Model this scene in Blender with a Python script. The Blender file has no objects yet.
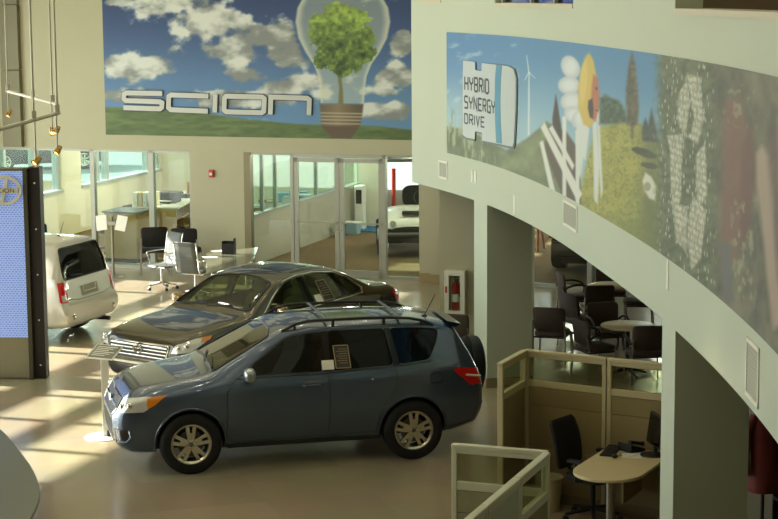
import bpy, bmesh, math, random
import numpy as np
from mathutils import Vector, Matrix
from mathutils.bvhtree import BVHTree
PI = math.pi
random.seed(4)
SC = bpy.context.scene
COL = SC.collection

# ------------------------------------------------------------------ camera survey
F_PX = 1850.0
CAM_H = 5.49
PITCH = math.atan(264 / F_PX)
ROLL = math.radians(0.4)
FW = np.array([0, math.cos(PITCH), -math.sin(PITCH)])
R0 = np.array([1.0, 0, 0])
U0 = np.cross(R0, FW)
RT = math.cos(ROLL) * R0 - math.sin(ROLL) * U0
UP = math.sin(ROLL) * R0 + math.cos(ROLL) * U0
CAM = np.array([0, 0, CAM_H])

def ray(px, py):
    return FW + RT * (px - 389) / F_PX - UP * (py - 259.5) / F_PX

def on_level(px, py, z=0.0):
    d = ray(px, py)
    return CAM + d * ((z - CAM_H) / d[2])

def on_plane(px, py, P, n):
    d = ray(px, py)
    return CAM + d * (np.dot(np.array(P) - CAM, n) / np.dot(d, n))

# ------------------------------------------------------------------ materials
def lin(c):
    return tuple(((v / 255) / 12.92 if v / 255 <= 0.04045 else ((v / 255 + 0.055) / 1.055) ** 2.4) for v in c) + (1,)

MATS = {}
def mat(name, rgb, rough=0.5, metal=0.0, var=0.06, scale=6.0, coat=0.0, spec=0.5, bump=0.0, bscale=80.0, emit=None, estr=0.0):
    if name in MATS:
        return MATS[name]
    m = bpy.data.materials.new(name)
    m.use_nodes = True
    nt = m.node_tree
    b = nt.nodes['Principled BSDF']
    tc = nt.nodes.new('ShaderNodeTexCoord')
    c = lin(rgb)
    if var > 0:
        nz = nt.nodes.new('ShaderNodeTexNoise')
        nz.inputs['Scale'].default_value = scale
        nz.inputs['Detail'].default_value = 4
        nt.links.new(tc.outputs['Object'], nz.inputs['Vector'])
        mx = nt.nodes.new('ShaderNodeMix')
        mx.data_type = 'RGBA'
        mx.inputs[6].default_value = tuple(max(0, v * (1 - var)) for v in c[:3]) + (1,)
        mx.inputs[7].default_value = tuple(min(1, v * (1 + var)) for v in c[:3]) + (1,)
        nt.links.new(nz.outputs['Fac'], mx.inputs[0])
        nt.links.new(mx.outputs[2], b.inputs['Base Color'])
    else:
        b.inputs['Base Color'].default_value = c
    if bump > 0:
        n2 = nt.nodes.new('ShaderNodeTexNoise')
        n2.inputs['Scale'].default_value = bscale
        nt.links.new(tc.outputs['Object'], n2.inputs['Vector'])
        bp = nt.nodes.new('ShaderNodeBump')
        bp.inputs['Strength'].default_value = bump
        bp.inputs['Distance'].default_value = 0.01
        nt.links.new(n2.outputs['Fac'], bp.inputs['Height'])
        nt.links.new(bp.outputs['Normal'], b.inputs['Normal'])
    b.inputs['Roughness'].default_value = rough
    b.inputs['Metallic'].default_value = metal
    b.inputs['Specular IOR Level'].default_value = spec
    b.inputs['Coat Weight'].default_value = coat
    b.inputs['Coat Roughness'].default_value = 0.02
    if emit:
        b.inputs['Emission Color'].default_value = lin(emit)
        b.inputs['Emission Strength'].default_value = estr
    MATS[name] = m
    return m

def glass(name, tint, ior=1.45, rough=0.0, refl=(1, 1, 1, 1)):
    m = bpy.data.materials.new(name)
    m.use_nodes = True
    nt = m.node_tree
    nt.nodes.clear()
    out = nt.nodes.new('ShaderNodeOutputMaterial')
    tr = nt.nodes.new('ShaderNodeBsdfTransparent')
    tr.inputs[0].default_value = lin(tint)
    gl = nt.nodes.new('ShaderNodeBsdfGlossy')
    gl.inputs['Roughness'].default_value = rough
    gl.inputs[0].default_value = refl
    lw = nt.nodes.new('ShaderNodeLayerWeight'); lw.inputs[0].default_value = 0.5
    pw = nt.nodes.new('ShaderNodeMath'); pw.operation = 'POWER'; pw.inputs[1].default_value = 4.0
    fr = nt.nodes.new('ShaderNodeMath'); fr.operation = 'MULTIPLY_ADD'
    r0 = ((ior - 1) / (ior + 1)) ** 2
    fr.inputs[1].default_value = 0.5; fr.inputs[2].default_value = r0
    nt.links.new(lw.outputs['Facing'], pw.inputs[0]); nt.links.new(pw.outputs[0], fr.inputs[0])
    mx = nt.nodes.new('ShaderNodeMixShader')
    nt.links.new(fr.outputs[0], mx.inputs[0])
    nt.links.new(tr.outputs[0], mx.inputs[1])
    nt.links.new(gl.outputs[0], mx.inputs[2])
    nt.links.new(mx.outputs[0], out.inputs[0])
    MATS[name] = m
    return m

def vcol_mat(name, rough=0.6):
    m = bpy.data.materials.new(name)
    m.use_nodes = True
    nt = m.node_tree
    b = nt.nodes['Principled BSDF']
    a = nt.nodes.new('ShaderNodeVertexColor')
    a.layer_name = 'print'
    nt.links.new(a.outputs['Color'], b.inputs['Base Color'])
    b.inputs['Roughness'].default_value = rough
    MATS[name] = m
    return m

# ------------------------------------------------------------------ mesh builder
class MB:
    def __init__(self, M=None):
        self.v = []; self.f = []; self.mi = []; self.cur = 0
        self.M = M or Matrix.Identity(4)
    def add(self, vs, fs):
        o = len(self.v)
        self.v += [tuple(self.M @ Vector(p)) for p in vs]
        self.f += [tuple(i + o for i in f) for f in fs]
        self.mi += [self.cur] * len(fs)
        return self
    def box(self, x0, x1, y0, y1, z0, z1):
        vs = [(x, y, z) for z in (z0, z1) for y in (y0, y1) for x in (x0, x1)]
        return self.add(vs, [(0, 2, 3, 1), (4, 5, 7, 6), (0, 1, 5, 4), (2, 6, 7, 3), (0, 4, 6, 2), (1, 3, 7, 5)])
    def cbox(self, c, s):
        return self.box(c[0] - s[0] / 2, c[0] + s[0] / 2, c[1] - s[1] / 2, c[1] + s[1] / 2, c[2] - s[2] / 2, c[2] + s[2] / 2)
    def prism(self, poly, h0, h1, axis='z'):
        n = len(poly)
        def P(p, h):
            return {'z': (p[0], p[1], h), 'y': (p[0], h, p[1]), 'x': (h, p[0], p[1])}[axis]
        vs = [P(p, h0) for p in poly] + [P(p, h1) for p in poly]
        fs = [tuple(range(n))[::-1], tuple(range(n, 2 * n))] + [(i, (i + 1) % n, n + (i + 1) % n, n + i) for i in range(n)]
        return self.add(vs, fs)
    def tube(self, pts, r, n=8, closed=False):
        pts = [Vector(p) for p in pts]
        N = len(pts)
        rs = r if isinstance(r, (list, tuple)) else [r] * N
        tan = []
        for i in range(N):
            a = pts[(i - 1) % N] if (closed or i > 0) else pts[i]
            b = pts[(i + 1) % N] if (closed or i < N - 1) else pts[i]
            t = (b - a)
            tan.append(t.normalized() if t.length > 1e-9 else Vector((0, 0, 1)))
        ref = Vector((0, 0, 1)) if abs(tan[0].z) < 0.9 else Vector((1, 0, 0))
        nv = (ref - tan[0] * ref.dot(tan[0])).normalized()
        vs = []
        for i in range(N):
            nv = (nv - tan[i] * nv.dot(tan[i]))
            nv = nv.normalized() if nv.length > 1e-6 else tan[i].orthogonal().normalized()
            bn = tan[i].cross(nv)
            for k in range(n):
                a = 2 * PI * k / n
                vs.append(pts[i] + (nv * math.cos(a) + bn * math.sin(a)) * rs[i])
        fs = []
        for i in range(N if closed else N - 1):
            j = (i + 1) % N
            for k in range(n):
                fs.append((i * n + k, i * n + (k + 1) % n, j * n + (k + 1) % n, j * n + k))
        if not closed:
            fs.append(tuple(range(n))[::-1]); fs.append(tuple((N - 1) * n + k for k in range(n)))
        return self.add(vs, fs)
    def lathe(self, prof, n=32, axis='z', c=(0, 0, 0), closed=False):
        vs = []; N = len(prof)
        for (r, h) in prof:
            r = max(r, 1e-4)
            for k in range(n):
                a = 2 * PI * k / n
                x, y = r * math.cos(a), r * math.sin(a)
                p = {'z': (x, y, h), 'y': (x, h, y), 'x': (h, x, y)}[axis]
                vs.append((p[0] + c[0], p[1] + c[1], p[2] + c[2]))
        fs = []
        for i in range(N if closed else N - 1):
            j = (i + 1) % N
            for k in range(n):
                fs.append((i * n + k, i * n + (k + 1) % n, j * n + (k + 1) % n, j * n + k))
        if not closed:
            fs.append(tuple(range(n))[::-1]); fs.append(tuple((N - 1) * n + k for k in range(n)))
        return self.add(vs, fs)
    def ellipsoid(self, c, r, nu=20, nv=12, p=1.0):
        def sp(v): return math.copysign(abs(v) ** p, v)
        vs = []
        for i in range(nv + 1):
            t = PI * i / nv - PI / 2
            for k in range(nu):
                a = 2 * PI * k / nu
                q = max(abs(math.cos(t)), 1e-4)
                vs.append((c[0] + r[0] * q ** p * sp(math.cos(a)), c[1] + r[1] * q ** p * sp(math.sin(a)), c[2] + r[2] * sp(math.sin(t))))
        fs = [(i * nu + k, i * nu + (k + 1) % nu, (i + 1) * nu + (k + 1) % nu, (i + 1) * nu + k) for i in range(nv) for k in range(nu)]
        return self.add(vs, fs)
    def grid(self, rows):
        nr = len(rows); nc = len(rows[0])
        vs = [p for r in rows for p in r]
        fs = [(i * nc + k, i * nc + k + 1, (i + 1) * nc + k + 1, (i + 1) * nc + k) for i in range(nr - 1) for k in range(nc - 1)]
        return self.add(vs, fs)
    def mesh(self, name, mats, smooth=True, angle=38):
        me = bpy.data.meshes.new(name)
        me.from_pydata(self.v, [], self.f)
        for m in (mats if isinstance(mats, (list, tuple)) else [mats]):
            me.materials.append(m)
        if any(self.mi):
            me.polygons.foreach_set('material_index', self.mi)
        bm = bmesh.new(); bm.from_mesh(me)
        bmesh.ops.recalc_face_normals(bm, faces=bm.faces)
        bm.to_mesh(me); bm.free()
        if smooth:
            me.polygons.foreach_set('use_smooth', [True] * len(me.polygons))
            me.set_sharp_from_angle(angle=math.radians(angle))
        me.update()
        return me
    def build(self, name, mats, parent=None, bev=0.0, smooth=True, angle=38, seg=2):
        ob = bpy.data.objects.new(name, self.mesh(name, mats, smooth, angle))
        COL.objects.link(ob)
        if parent is not None:
            ob.parent = parent
        if bev > 0:
            md = ob.modifiers.new('edge', 'BEVEL')
            md.width = bev; md.segments = seg; md.limit_method = 'ANGLE'; md.angle_limit = math.radians(40)
        return ob

def thing(name, label, cat, loc=(0, 0, 0), rotz=0.0, group=None):
    o = bpy.data.objects.new(name, None)
    o.empty_display_size = 0.1
    COL.objects.link(o)
    o.location = loc; o.rotation_euler = (0, 0, rotz)
    tag(o, label, cat, group)
    return o

def tag(o, label, cat, group=None):
    o['label'] = label; o['category'] = cat
    if group: o['group'] = group
    return o

def struct(name, mb, m, parent=None, **k):
    o = mb.build(name, m, parent, **k)
    if parent is None:
        o['kind'] = 'structure'
    return o

def copy_thing(o, loc, rotz, label, parent=None):
    c = o.copy(); COL.objects.link(c)
    if parent is None:
        c.location = loc; c.rotation_euler = (0, 0, rotz); c['label'] = label
    else:
        c.parent = parent
    for ch in list(o.children):
        copy_thing(ch, None, None, None, c)
    return c

def frame(P, rotz):
    return Matrix.Translation(Vector(P)) @ Matrix.Rotation(rotz, 4, 'Z')

def fillet(poly, rs, n=4, closed=False):
    out = []
    N = len(poly)
    P = [Vector(p) for p in poly]
    for i in range(N):
        if not closed and i in (0, N - 1):
            out.append(P[i]); continue
        a, b, c = P[i - 1], P[i], P[(i + 1) % N]
        r = rs[i] if isinstance(rs, (list, tuple)) else rs
        la, lc = (a - b).length, (c - b).length
        d = min(r, la * 0.48, lc * 0.48)
        p0 = b + (a - b) * (d / max(la, 1e-9)); p1 = b + (c - b) * (d / max(lc, 1e-9))
        for k in range(n + 1):
            t = k / n
            out.append(p0 * (1 - t) ** 2 + b * 2 * t * (1 - t) + p1 * t * t)
    return out

def catmull(pts, n=8):
    pts = [np.array(p, float) for p in pts]
    out = []
    for i in range(len(pts) - 1):
        p0 = pts[max(i - 1, 0)]; p1 = pts[i]; p2 = pts[i + 1]; p3 = pts[min(i + 2, len(pts) - 1)]
        for k in range(n):
            t = k / n
            out.append(0.5 * ((2 * p1) + (p2 - p0) * t + (2 * p0 - 5 * p1 + 4 * p2 - p3) * t * t + (3 * p1 - p0 - 3 * p2 + p3) * t ** 3))
    out.append(pts[-1])
    return out

def ribbon(pts, w, closed=False):
    """outline quads of a flat stroke with mitred corners -> list of (left, right) points"""
    P = [Vector(p).to_2d() for p in pts]
    N = len(P); L = []; R = []
    for i in range(N):
        d0 = (P[i] - P[i - 1]).normalized() if (closed or i > 0) else None
        d1 = (P[(i + 1) % N] - P[i]).normalized() if (closed or i < N - 1) else None
        if d0 is None: d0 = d1
        if d1 is None: d1 = d0
        n0 = Vector((-d0.y, d0.x)); n1 = Vector((-d1.y, d1.x))
        m = (n0 + n1)
        m = m.normalized() if m.length > 1e-6 else n0
        s = w / 2 / max(m.dot(n0), 0.45)
        L.append(P[i] + m * s); R.append(P[i] - m * s)
    return L, R

def stroke(mb, pts, w, closed, emb, h0, h1):
    """extruded ribbon; emb(x, y, h) -> 3d point"""
    L, R = ribbon(pts, w, closed)
    N = len(L)
    vs = []
    for i in range(N):
        vs += [emb(L[i].x, L[i].y, h0), emb(R[i].x, R[i].y, h0), emb(R[i].x, R[i].y, h1), emb(L[i].x, L[i].y, h1)]
    fs = []
    for i in range(N if closed else N - 1):
        j = (i + 1) % N
        for k in range(4):
            fs.append((i * 4 + k, i * 4 + (k + 1) % 4, j * 4 + (k + 1) % 4, j * 4 + k))
    if not closed:
        fs.append((0, 1, 2, 3)); fs.append(tuple((N - 1) * 4 + k for k in (3, 2, 1, 0)))
    mb.add(vs, fs)

# ------------------------------------------------------------------ palette
M_WALL = mat('painted_plaster', (172, 169, 142), 0.75, var=0.03, scale=1.5, bump=0.03)
M_FASCIA = mat('fascia_plaster', (180, 189, 168), 0.6, var=0.02, scale=1.2, bump=0.02)
M_CEIL = mat('ceiling_board', (205, 200, 180), 0.8, var=0.03)
M_ALU = mat('brushed_aluminium', (158, 158, 144), 0.4, 0.3, var=0.04, scale=20)
M_ALUD = mat('bronze_jamb', (120, 112, 85), 0.45, 0.5, var=0.04)
M_CHROME = mat('chrome', (225, 225, 220), 0.08, 1.0, var=0)
M_SILVER = mat('silver_alloy', (196, 192, 178), 0.22, 0.9, var=0.03)
M_BLACK = mat('black_plastic', (22, 21, 20), 0.45, var=0.1)
M_BLACKG = mat('gloss_black', (10, 10, 11), 0.12, var=0)
M_RUBBER = mat('tyre_rubber', (18, 17, 16), 0.75, var=0.15, scale=30)
M_WHITE = mat('white_lacquer', (226, 224, 208), 0.4, var=0.02)
M_PAPER = mat('paper', (232, 230, 218), 0.8, var=0.03)
M_DKINT = mat('cabin_trim', (38, 35, 30), 0.8, var=0.1)
M_BROWNFAB = mat('brown_upholstery', (72, 60, 50), 0.75, var=0.12, scale=25, bump=0.1)
M_BLACKFAB = mat('black_mesh_fabric', (20, 19, 18), 0.8, var=0.1, scale=25)
M_STEEL = mat('chair_steel', (140, 136, 122), 0.35, 0.8, var=0.05)
M_LAMINATE = mat('maple_laminate', (205, 190, 148), 0.42, var=0.05, scale=4)
M_WOOD = mat('oak_panel', (164, 130, 66), 0.5, var=0.12, scale=3)
M_PANEL = mat('cubicle_fabric', (140, 124, 84), 0.85, var=0.06, scale=14, bump=0.1)
M_PANELF = mat('cubicle_frame', (188, 176, 138), 0.45, 0.1, var=0.03)
M_GLASS = glass('storefront_glass', (238, 246, 240), 1.35)
M_OFFGLASS = glass('window_glass', (225, 240, 238), 1.3)
M_CUBGLASS = glass('cubicle_glass', (222, 224, 205), 1.4)
M_WARM = mat('lamp_glow', (255, 170, 70), 0.5, var=0, emit=(255, 176, 84), estr=14.0)
# ------------------------------------------------------------------ light levels
WORLD, SUN, LEFT, LAMP, SOFF, BACKL, EXPO = 2.6, 18.0, 950.0, 16.0, 1.6, 62.0, 0.36
# ------------------------------------------------------------------ building frames
TH = math.radians(18)
WP = np.array((-0.12, 35.78, 0.0))                       # back wall, foot of the right door post
WT = np.array((math.cos(TH), -math.sin(TH), 0.0))        # along the wall to the right
WN = np.array((-math.sin(TH), -math.cos(TH), 0.0))       # towards the showroom
MW = Matrix(((WT[0], -WN[0], 0, WP[0]), (WT[1], -WN[1], 0, WP[1]), (0, 0, 1, 0), (0, 0, 0, 1)))   # local x along, y away from showroom, z up
def on_wall(px, py):
    q = on_plane(px, py, WP, WN)
    return float(np.dot(q - WP, WT)), float(q[2])
def wall_pt(a, d, z):
    return tuple(WP + WT * a - WN * d + np.array((0, 0, z)))

CEIL = 9.0
# back wall: local x along the wall, y depth (0 = showroom face), z up
A0, A1 = -9.3, 1.02
HEAD = 2.43
OPN = [(-8.9, -4.05), (-2.9, 0.78)]                        # office glazing, entrance glazing
mb = MB(MW)
mb.box(A0, A1, 0, 0.22, HEAD, CEIL)
mb.box(A0, OPN[0][0], 0, 0.22, 0, HEAD)
mb.box(OPN[0][1], OPN[1][0], 0, 0.22, 0, HEAD)
struct('wall_back', mb, M_WALL, smooth=False)
mb = MB(MW)
mb.box(OPN[0][1], OPN[1][0], -0.015, 0, 0, 0.1)
struct('baseboard_back', mb, mat('skirting', (128, 116, 84), 0.6), smooth=False)
# pillar at the right end of the back wall
mb = MB(MW)
mb.box(0.78, 1.04, -0.12, 0.5, 0, 4.5)
mb.box(1.04, 1.75, -0.25, 0.5, 0, 4.5)
struct('column', mb, M_WALL, smooth=False)
mb = MB(MW); mb.box(0.775, 1.045, -0.135, 0.5, 0, 0.17); mb.box(1.04, 1.76, -0.265, 0.5, 0, 0.17)
struct('baseboard_pillar', mb, mat('stone_base', (150, 132, 92), 0.5), smooth=False)

# clad column beside the office glazing
mb = MB(MW)
for z0, z1 in ((2.45, 4.02), (4.04, 5.35), (5.37, 6.7), (6.72, 9.0)):
    mb.box(-8.2, -7.78, -0.12, 0, z0, z1)
struct('column', mb, mat('grey_cladding', (112, 108, 82), 0.5, 0.2, var=0.05), smooth=False)

# ---- office storefront (window_1) and entrance glazing
def storefront(name, a0, a1, bars, head=HEAD):
    fr = MB(MW)
    for a, w in bars:
        fr.box(a - w / 2, a + w / 2, 0.02, 0.14, 0, head)
    fr.box(a0, a1, 0.02, 0.14, head - 0.05, head); fr.box(a0, a1, 0.02, 0.14, 0, 0.06)
    o = struct(name, fr, M_ALU, smooth=False)
    return o
w1 = storefront('window_1', -8.9, -4.05, [(-8.86, 0.07), (-7.55, 0.07), (-6.26, 0.09), (-4.94, 0.11), (-4.07, 0.04)])
for a, b in ((-8.82, -7.59), (-7.51, -6.31), (-6.21, -5.0), (-4.88, -4.09)):
    m = MB(MW); m.box(a, b, 0.075, 0.085, 0.06, HEAD - 0.05); m.build('glass_pane', M_GLASS, w1, smooth=False)
w2 = storefront('window_2', -2.9, -1.86, [(-1.89, 0.07)])
m = MB(MW); m.box(-2.9, -2.76, 0.0, 0.16, 0, HEAD); m.build('jamb', M_ALUD, w2, smooth=False)
m = MB(MW); m.box(-2.76, -1.925, 0.075, 0.085, 0.06, HEAD - 0.05); m.build('glass_pane', M_GLASS, w2, smooth=False)
def door(name, a0, a1, hinge):
    fr = MB(MW)
    for a, w in ((a0 + 0.045, 0.09), (a1 - 0.045, 0.09)):
        fr.box(a - w / 2, a + w / 2, 0.03, 0.085, 0.01, 2.34)
    fr.box(a0, a1, 0.03, 0.085, 2.26, 2.34); fr.box(a0, a1, 0.03, 0.085, 0.01, 0.14)
    o = struct(name, fr, M_ALU, smooth=False)
    m = MB(MW); m.box(a0 + 0.08, a1 - 0.08, 0.055, 0.062, 0.14, 2.27); m.build('door_glass', M_GLASS, o, smooth=False)
    m = MB(MW)
    m.tube([(a0 + 0.03, -0.02, 1.08), (a1 - 0.03, -0.02, 1.08)], 0.014)
    for a in (a0 + 0.05, a1 - 0.05): m.tube([(a, 0.04, 1.08), (a, -0.02, 1.08)], 0.014)
    m.build('push_bar', M_ALU, o)
    m = MB(MW)
    a = a1 - 0.045 if hinge < 0 else a0 + 0.045
    m.tube([(a, 0.03, 0.93), (a, 0.015, 0.93)], 0.022); m.build('lock', M_CHROME, o)
    return o
door('door_1', -1.85, -0.905, -1)
door('door_2', -0.895, 0.0, 1)
fr = MB(MW)
fr.box(-1.86, 0.06, 0.02, 0.14, 2.35, HEAD); fr.box(0.0, 0.06, 0.02, 0.14, 0, HEAD)
struct('trim_1', fr, M_ALU, smooth=False)
fr = MB(MW)
fr.box(0.74, 0.78, 0.02, 0.14, 0, HEAD); fr.box(0.06, 0.78, 0.02, 0.14, HEAD - 0.03, HEAD); fr.box(0.06, 0.78, 0.02, 0.14, 0, 0.05)
o = struct('window_3', fr, M_ALU, smooth=False)
m = MB(MW); m.box(0.06, 0.74, 0.075, 0.085, 0.05, HEAD - 0.03); m.build('glass_pane', M_GLASS, o, smooth=False)

# ------------------------------------------------------------------ curved balcony front
PLAN = catmull([(0.37, 28.81), (0.95, 27.1), (1.43, 25.3), (1.78, 23.4), (2.04, 21.4), (2.24, 19.2), (2.40, 17.2), (2.49, 15.5), (2.53, 14), (2.53, 12.5), (2.48, 11), (2.36, 9), (2.1, 6.5)], 14)
PLAN = np.array(PLAN)
PU = np.concatenate([[0], np.cumsum(np.linalg.norm(np.diff(PLAN, axis=0), axis=1))])
def fas_uv(px, py):
    d = ray(px, py); m = d[0] / d[1]
    g = PLAN[:, 0] - m * PLAN[:, 1]
    for i in range(len(g) - 1):
        if g[i] <= 0 < g[i + 1]:
            t = -g[i] / (g[i + 1] - g[i])
            Y = PLAN[i, 1] + t * (PLAN[i + 1, 1] - PLAN[i, 1])
            return float(PU[i] + t * (PU[i + 1] - PU[i])), float(CAM_H + d[2] * Y / d[1])
    raise ValueError((px, py))
def fas_pt(u, z, off=0.0):
    x = np.interp(u, PU, PLAN[:, 0]); y = np.interp(u, PU, PLAN[:, 1])
    a = max(u - 0.15, 0); b = min(u + 0.15, PU[-1])
    t = np.array((np.interp(b, PU, PLAN[:, 0]) - np.interp(a, PU, PLAN[:, 0]), np.interp(b, PU, PLAN[:, 1]) - np.interp(a, PU, PLAN[:, 1])))
    t /= np.linalg.norm(t)
    return (x + t[1] * off, y - t[0] * off, z)
def fas_dir(u):
    a = np.array(fas_pt(u - 0.1, 0)); b = np.array(fas_pt(u + 0.1, 0)); d = b - a
    return math.atan2(d[1], d[0])
UMAX = float(PU[-1])
SOFFIT = 2.6
FT = 0.24
openings = []
for x0, x1, y in ((420, 441, 3.5), (495, 573, 8), (675, 776, 20)):
    ua, _ = fas_uv(x0, y); ub, _ = fas_uv(x1, y)
    zs = np.mean([fas_uv(x, yy)[1] for x, yy in (((x0), y - 2), ((x1), y + 1))]) if x0 != 675 else np.mean([fas_uv(680, 12)[1], fas_uv(772, 23)[1]])
    openings.append((ua, ub if x0 != 675 else ub + 1.2, float(zs)))
def band(mb, ua, ub, z0, z1, o0=0.0, o1=-FT, step=0.25):
    n = max(1, int((ub - ua) / step))
    ring = []
    for i in range(n + 1):
        u = ua + (ub - ua) * i / n
        ring.append([fas_pt(u, z0, o0), fas_pt(u, z1, o0), fas_pt(u, z1, o1), fas_pt(u, z0, o1)])
    vs = [p for r in ring for p in r]
    fs = [(i * 4 + k, i * 4 + (k + 1) % 4, i * 4 + 4 + (k + 1) % 4, i * 4 + 4 + k) for i in range(n) for k in range(4)]
    fs += [(0, 1, 2, 3), tuple(n * 4 + k for k in (3, 2, 1, 0))]
    return mb.add(vs, fs)
mb = MB()
ZL = min(o[2] for o in openings)
band(mb, 0, UMAX, SOFFIT, ZL)
us = [0]
for ua, ub, zs in openings:
    us += [ua, ub]
us.append(UMAX)
for i in range(0, len(us), 2):
    band(mb, us[i], us[i + 1], ZL, CEIL)
for ua, ub, zs in openings:
    if zs > ZL + 0.004: band(mb, ua, ub, ZL, zs)
    band(mb, ua, ub, zs + 2.3, CEIL)
# return of the balcony front to the back wall
e0 = np.array(fas_pt(0, 0)[:2]); e1 = np.array(wall_pt(1.1, -0.1, 0)[:2])
dd = (e1 - e0) / np.linalg.norm(e1 - e0); nn = np.array((dd[1], -dd[0])) * 0.24
mb.prism([tuple(e0), tuple(e1), tuple(e1 + nn), tuple(e0 + nn)], SOFFIT, CEIL)
struct('wall_right', mb, M_FASCIA, angle=30)
# sills and frames of the upper openings
M_OAK = mat('sill_timber', (190, 184, 158), 0.5, var=0.03)
for k, (ua, ub, zs) in enumerate(openings):
    m = MB()
    band(m, ua, ub, zs, zs + 0.05, 0.012, -FT - 0.05)
    o = struct('window_%d' % (k + 4), m, M_OAK)
    if k < 2:
        f = MB()
        for t in ((0.03, 0.38, 0.68, 0.97) if k == 1 else (0.05, 0.95)):
            u = ua + (ub - ua) * t
            band(f, u - 0.04, u + 0.04, zs + 0.05, zs + 2.3, -0.06, -0.16)
        f.build('window_frame', M_ALU, o)
        g = MB(); band(g, ua, ub, zs + 0.05, zs + 2.3, -0.1, -0.11)
        g.build('glass_pane', glass('upper_glass', (120, 125, 150), 1.5) if 'upper_glass' not in MATS else MATS['upper_glass'], o)

# balcony slab and the storey above
pl = [tuple(p) for p in PLAN[::4]]
inner = [fas_pt(u, 0, -0.1)[:2] for u in np.linspace(0, UMAX, 50)]
mb = MB(); mb.prism(inner + [(16, 6.5), (16, 31.0), tuple(wall_pt(1.2, 0.1, 0)[:2])], SOFFIT + 0.02, SOFFIT + 0.35)
struct('ceiling_1', mb, mat('balcony_soffit', (150, 138, 104), 0.8), smooth=False)
mb = MB()
b2 = [fas_pt(u, 0, -3.2)[:2] for u in np.linspace(0.0, UMAX, 30)]
for i in range(len(b2) - 1):
    (xa, ya), (xb, yb) = b2[i], b2[i + 1]
    mb.prism([(xa, ya), (xb, yb), (xb + 0.1, yb), (xa + 0.1, ya)], SOFFIT + 0.36, CEIL)
struct('wall_upper', mb, mat('upper_wall_brown', (120, 92, 48), 0.8, var=0.08))

# columns under the balcony front: pale edge flush with the front, deep side faces the camera
def column_at(px, depth_px, w, dep):
    u, _ = fas_uv(px, 300)
    m = MB()
    a = fas_pt(u - w, 0)[:2]; b = fas_pt(u, 0)[:2]
    c = np.array(fas_pt(u, 0, -dep)[:2]); d = np.array(fas_pt(u - w, 0, -dep)[:2])
    m.prism([a, b, tuple(c), tuple(d)], 0, SOFFIT + 0.03)
    struct('column', m, M_FASCIA, smooth=False)
    s = MB()
    def o(u_, off): return fas_pt(u_, 0, off)[:2]
    s.prism([o(u - w - 0.012, 0.012), o(u + 0.012, 0.012), o(u + 0.012, -dep - 0.012), o(u - w - 0.012, -dep - 0.012)], 0, 0.14)
    struct('baseboard_column', s, mat('column_base', (128, 116, 84), 0.6), smooth=False)
column_at(487, 532, 0.62, 0.66)
column_at(676, 750, 0.58, 0.66)

# ------------------------------------------------------------------ floors, ceilings, outer walls
def floor_mat(name, a, b, rough, sc):
    m = bpy.data.materials.new(name); m.use_nodes = True
    nt = m.node_tree; bs = nt.nodes['Principled BSDF']
    tc = nt.nodes.new('ShaderNodeTexCoord'); mp = nt.nodes.new('ShaderNodeMapping')
    mp.inputs['Rotation'].default_value = (0, 0, -TH); mp.inputs['Scale'].default_value = (sc, sc, sc)
    br = nt.nodes.new('ShaderNodeTexBrick')
    br.offset = 0.0
    br.inputs['Color1'].default_value = lin(a); br.inputs['Color2'].default_value = lin(b)
    br.inputs['Mortar'].default_value = lin(tuple(v * 0.95 for v in a)); br.inputs['Mortar Size'].default_value = 0.006
    br.inputs['Brick Width'].default_value = 1.0; br.inputs['Row Height'].default_value = 1.0; br.inputs['Scale'].default_value = 1.0
    nz = nt.nodes.new('ShaderNodeTexNoise'); nz.inputs['Scale'].default_value = 0.7; nz.inputs['Detail'].default_value = 5
    mx = nt.nodes.new('ShaderNodeMix'); mx.data_type = 'RGBA'; mx.blend_type = 'OVERLAY'; mx.inputs[0].default_value = 0.25
    nt.links.new(tc.outputs['Object'], mp.inputs[0]); nt.links.new(mp.outputs[0], br.inputs['Vector'])
    nt.links.new(tc.outputs['Object'], nz.inputs['Vector'])
    nt.links.new(br.outputs['Color'], mx.inputs[6]); nt.links.new(nz.outputs['Color'], mx.inputs[7])
    nt.links.new(mx.outputs[2], bs.inputs['Base Color'])
    bs.inputs['Roughness'].default_value = rough
    bs.inputs['Specular IOR Level'].default_value = 0.5 if rough < 0.5 else 0.2
    return m
M_FLOOR = floor_mat('stone_tile', (156, 144, 118), (146, 134, 109), 0.22, 1 / 1.2)
M_CONC = floor_mat('sealed_concrete', (116, 93, 60), (105, 84, 53), 0.85, 1 / 3.0)
mb = MB(MW); mb.box(-16, 16, -45, 0.08, -0.12, 0); struct('floor', mb, M_FLOOR, smooth=False)
mb = MB(MW); mb.box(-16, 16, 0.08, 16, -0.12, 0); struct('floor_back', mb, M_CONC, smooth=False)
mb = MB(); mb.box(-150, 150, -60, 200, -0.3, -0.14); struct('ground', mb, mat('pale_asphalt', (124, 127, 122), 0.9), smooth=False)
mb = MB(MW); mb.box(-3, 30, 16.3, 60, -0.14, -0.1); struct('ground_bright_slab', mb, mat('pale_concrete', (204, 202, 194), 0.9), smooth=False)  # pale slab added so the view past the open bay turns white

QD = np.array((math.sin(TH), math.cos(TH), 0))              # direction of the left wall, away from the camera
AL = -9.2                                                   # left wall position along the back wall
# showroom ceiling
mb = MB(MW); mb.box(AL - 0.3, 17, -45, 0.22, CEIL, CEIL + 0.25); struct('ceiling', mb, M_CEIL, smooth=False)
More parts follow.
